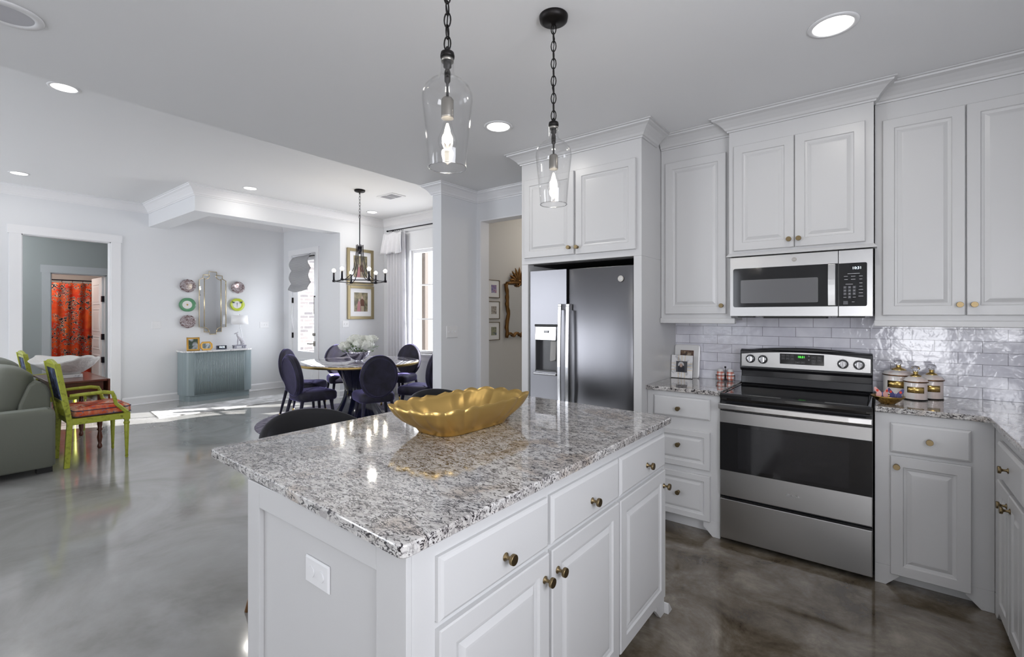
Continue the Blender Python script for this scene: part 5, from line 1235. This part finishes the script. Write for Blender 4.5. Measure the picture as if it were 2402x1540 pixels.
pbw.loops([[pr(k, s, z, w) for k in range(n)] for s, z, w in ((.36, 0, 0), (.42, .008, .05), (.64, .05, .2), (.82, .095, .5), (.95, .14, .8), (1.0, .165, 1), (.97, .166, 1), (.91, .14, .8), (.78, .10, .5), (.60, .06, .2), (.38, .02, .05), (.05, .015, 0))], True, True, True)
props(pbw.build('plaster_bowl', shell_m), 'large rough white plaster bowl with wavy rim on the drop-leaf table', 'bowl')

sf = thing('sofa', (-6.9, .2, 0), 'sage green velvet sofa cut off by the left edge of the picture', 'sofa')
def rbox(mb, x0, x1, y0, y1, z0, z1, r=.05, top_y=None):
    lp = []
    base = [(x0, y0), (x1, y0), (x1, y1), (x0, y1)]
    for i, z in ((r * .5, z0), (0, z0 + r * .4), (0, z1 - r), (r * .12, z1 - r * .5), (r * .45, z1 - r * .12), (r, z1)):
        lp.append([(x, y, z) for x, y in off_poly(round_corners(base, r, 5), i, True)])
    return mb.loops(lp, True, True, True)
rbox(MB(), -5.985, -5.76, -.60, .845, .055, .565, .045).build('arm', sofa_m, sf)
rbox(MB(), -8.25, -8.03, -.60, .862, .055, .565, .045).build('arm', sofa_m, sf)
bk_ = MB(); prof = [(.58, .06), (.840, .06), (.842, .60), (.836, .70), (.815, .755), (.78, .785), (.74, .79), (.70, .77), (.64, .60)]
bk_.loops([[(x, y, z) for y, z in prof] for x in (-8.03, -5.987)], sm=False); bk_.build('back', sofa_m, sf, bevel=.02, seg=3)
MB().box(-8.03, -5.985, -.50, .60, .06, .30).build('seat_base', sofa_m, sf)
def cushion(x0, x1, y0, y1, z0, z1, tilt, seed, name='back_cushion'):
    cx_, cy_, cz_ = (x0 + x1) / 2, (y0 + y1) / 2, (z0 + z1) / 2; a, b_, c_ = (x1 - x0) / 2, (y1 - y0) / 2, (z1 - z0) / 2
    lp = []; n1, n2 = 36, 18
    M = Matrix.Translation((cx_, cy_, cz_)) @ Matrix.Rotation(tilt, 4, 'X')
    sg = lambda v, e: math.copysign(abs(v) ** e, v)
    for j in range(n2 + 1):
        ph = -pi / 2 + pi * j / n2; ph = max(min(ph, pi / 2 - .02), -pi / 2 + .02); l = []
        for i in range(n1):
            th = 2 * pi * i / n1; x = a * sg(cos(th), .42) * sg(cos(ph), .55); z = c_ * sg(sin(th), .42) * sg(cos(ph), .55); y = b_ * sg(sin(ph), .8)
            w = .010 * sin(9 * x / a + seed) * sin(5 * z / c_ + 2 * seed) + .006 * sin(23 * z / c_ + seed * 3)
            l.append(tuple(M @ Vector((x * (1 + w), y + w * .8 * (1 if y > 0 else -1), z))))
        lp.append(l)
    return MB().loops(lp, True, True, True).build(name, sofa_m, sf)
cushion(-6.76, -6.00, .40, .74, .48, .93, R(-14), 1.0); cushion(-7.62, -6.80, .40, .74, .50, .96, R(-14), 2.3)
cushion(-6.95, -6.00, -.45, .52, .30, .50, 0, .4, 'seat_cushion'); cushion(-8.0, -6.98, -.45, .52, .30, .50, 0, 1.7, 'seat_cushion')
for x, y in ((-5.87, .78), (-5.87, -.5), (-8.14, .78), (-8.14, -.5)): MB().box(x - .05, x + .05, y - .05, y + .05, 0, .056).build('foot', dark_m, sf)

# ================================================================ BAR STOOLS
def stool():
    t = thing('bar_stool', (0, 0, 0), 'x', 'stool', 'curved-back stools at the island')
    # faces +X
    def back(u, v):
        a = pi + (u - .5) * 2 * R(96); top = .90 - .17 * (abs(2 * u - 1) ** 2.2); z = .60 + (top - .60) * v; r = .245 + .035 * v
        return (r * cos(a), r * sin(a) * 1.0, z)
    MB().grid(back, 40, 10).build('backrest', velvet_bk_m, t, solid=.035, subsurf=1)
    MB().lathe([(.20, .57), (.235, .58), (.24, .62), (.225, .655), (.17, .668), (.01, .672)], (0.01, 0, 0), n=40).build('seat', velvet_bk_m, t)
    for sx, sy in ((-1, -1), (-1, 1), (1, -1), (1, 1)):
        MB().tube([(sx * .14, sy * .14, .58), (sx * .19, sy * .22, .25), (sx * .225, sy * .275, 0)], [.019, .015, .010], 12).build('leg', oak_m, t)
    MB().tube([(.19, -.22, .22), (.19, .22, .22)], .008, 8).tube([(-.19, -.22, .22), (-.19, .22, .22)], .008, 8).tube([(.19, -.22, .22), (-.19, -.22, .22)], .008, 8).tube([(.19, .22, .22), (-.19, .22, .22)], .008, 8).build('footrest', brass_m, t)
    return t
s1 = stool(); place(s1, (-2.12, 1.27, 0), 0, 'black velvet curved-back stool at the near end of the island')
s2 = copy_tree(s1); place(s2, (-2.10, 2.14, 0), 0, 'black velvet curved-back stool at the far end of the island, behind the gold bowl')

# ================================================================ BATHROOM BEYOND
sr = thing('shower_rod', (-12, 1.9, 2.045), 'black shower curtain rod in the bathroom', 'rod')
MB().tube([(-12.0, .6, 2.05), (-12.0, 2.75, 2.05)], .011, 10).build('rod', iron_m, sr)
for k in range(9): y = 1.10 + .147 * k; MB().tube([(-12.0 + .02 * cos(2 * pi * i / 12), y, 2.035 + .026 * sin(2 * pi * i / 12)) for i in range(12)], .002, 5, True).build('ring', iron_m, sr)
scu = MB()
def scf(u, v): y = .95 + 1.33 * u - .03 * u * v; return (-12.0 + .035 * sin(u * 2 * pi * 8.5 + .6 * sin(2 * v)) * (.5 + .5 * v) + .012 * sin(u * 31), y, 2.010 - .012 * abs(sin(u * pi * 9)) - 1.80 * v)
props(scu.grid(scf, 150, 20).build('shower_curtain', curt_m, solid=.003), 'orange shower curtain with a dark cloud pattern in the bathroom', 'shower curtain')
d2 = st(MB().box(-11.43, XH - .125, 2.150, 2.185, .01, 2.06), 'door_2', trim_m)
for z0_, h_ in ((.15, .55), (.78, .25), (1.10, .42), (1.58, .38)): MB(face((-11.33, 2.150, z0_), '-y')).rect_loops(.50, h_, [(0, 0), (0, .002), (.02, .010), (.035, .003), (.06, .008)]).build('raised_panel', trim_m, d2)
MB().lathe([(.028, -.004), (.028, -.010), (.010, -.014), (.010, -.035), (.024, -.045), (.024, -.065), (.008, -.072)], (-11.35, 2.150, 1.0), 'y', 18).build('door_knob', iron_m, d2)
for z in (.62, 1.02, 1.68): MB().box(XH - .13, XH - .06, 2.140, 2.176, z - .05, z + .05).build('hinge', iron_m, d2)
bh = thing('brass_rack', (-11.9, 2.5, 1.65), 'brass wall bracket beside the shower curtain', 'bracket')
MB().box(-12.02, -11.90, 2.72, 2.748, 1.56, 1.76).build('plate', brass_m, bh)
mbb = MB()
for k in range(3): mbb.tube([(-11.96, 2.73, 1.60 + .04 * k), (-11.96, 2.40, 1.63 + .04 * k)], .010, 8)
mbb.build('bars', brass_m, bh)
lamp('bath_fill', 'POINT', (-11.5, 1.3, 2.3), 22, (1.0, .92, .84), shadow_soft_size=.1)  # fill light added to brighten the bathroom, no fitting
lamp('hall_fill', 'POINT', (-9.9, .3, 2.5), 26, (.95, .98, 1.0), shadow_soft_size=.15)  # added to lighten the hall walls, no fitting modelled
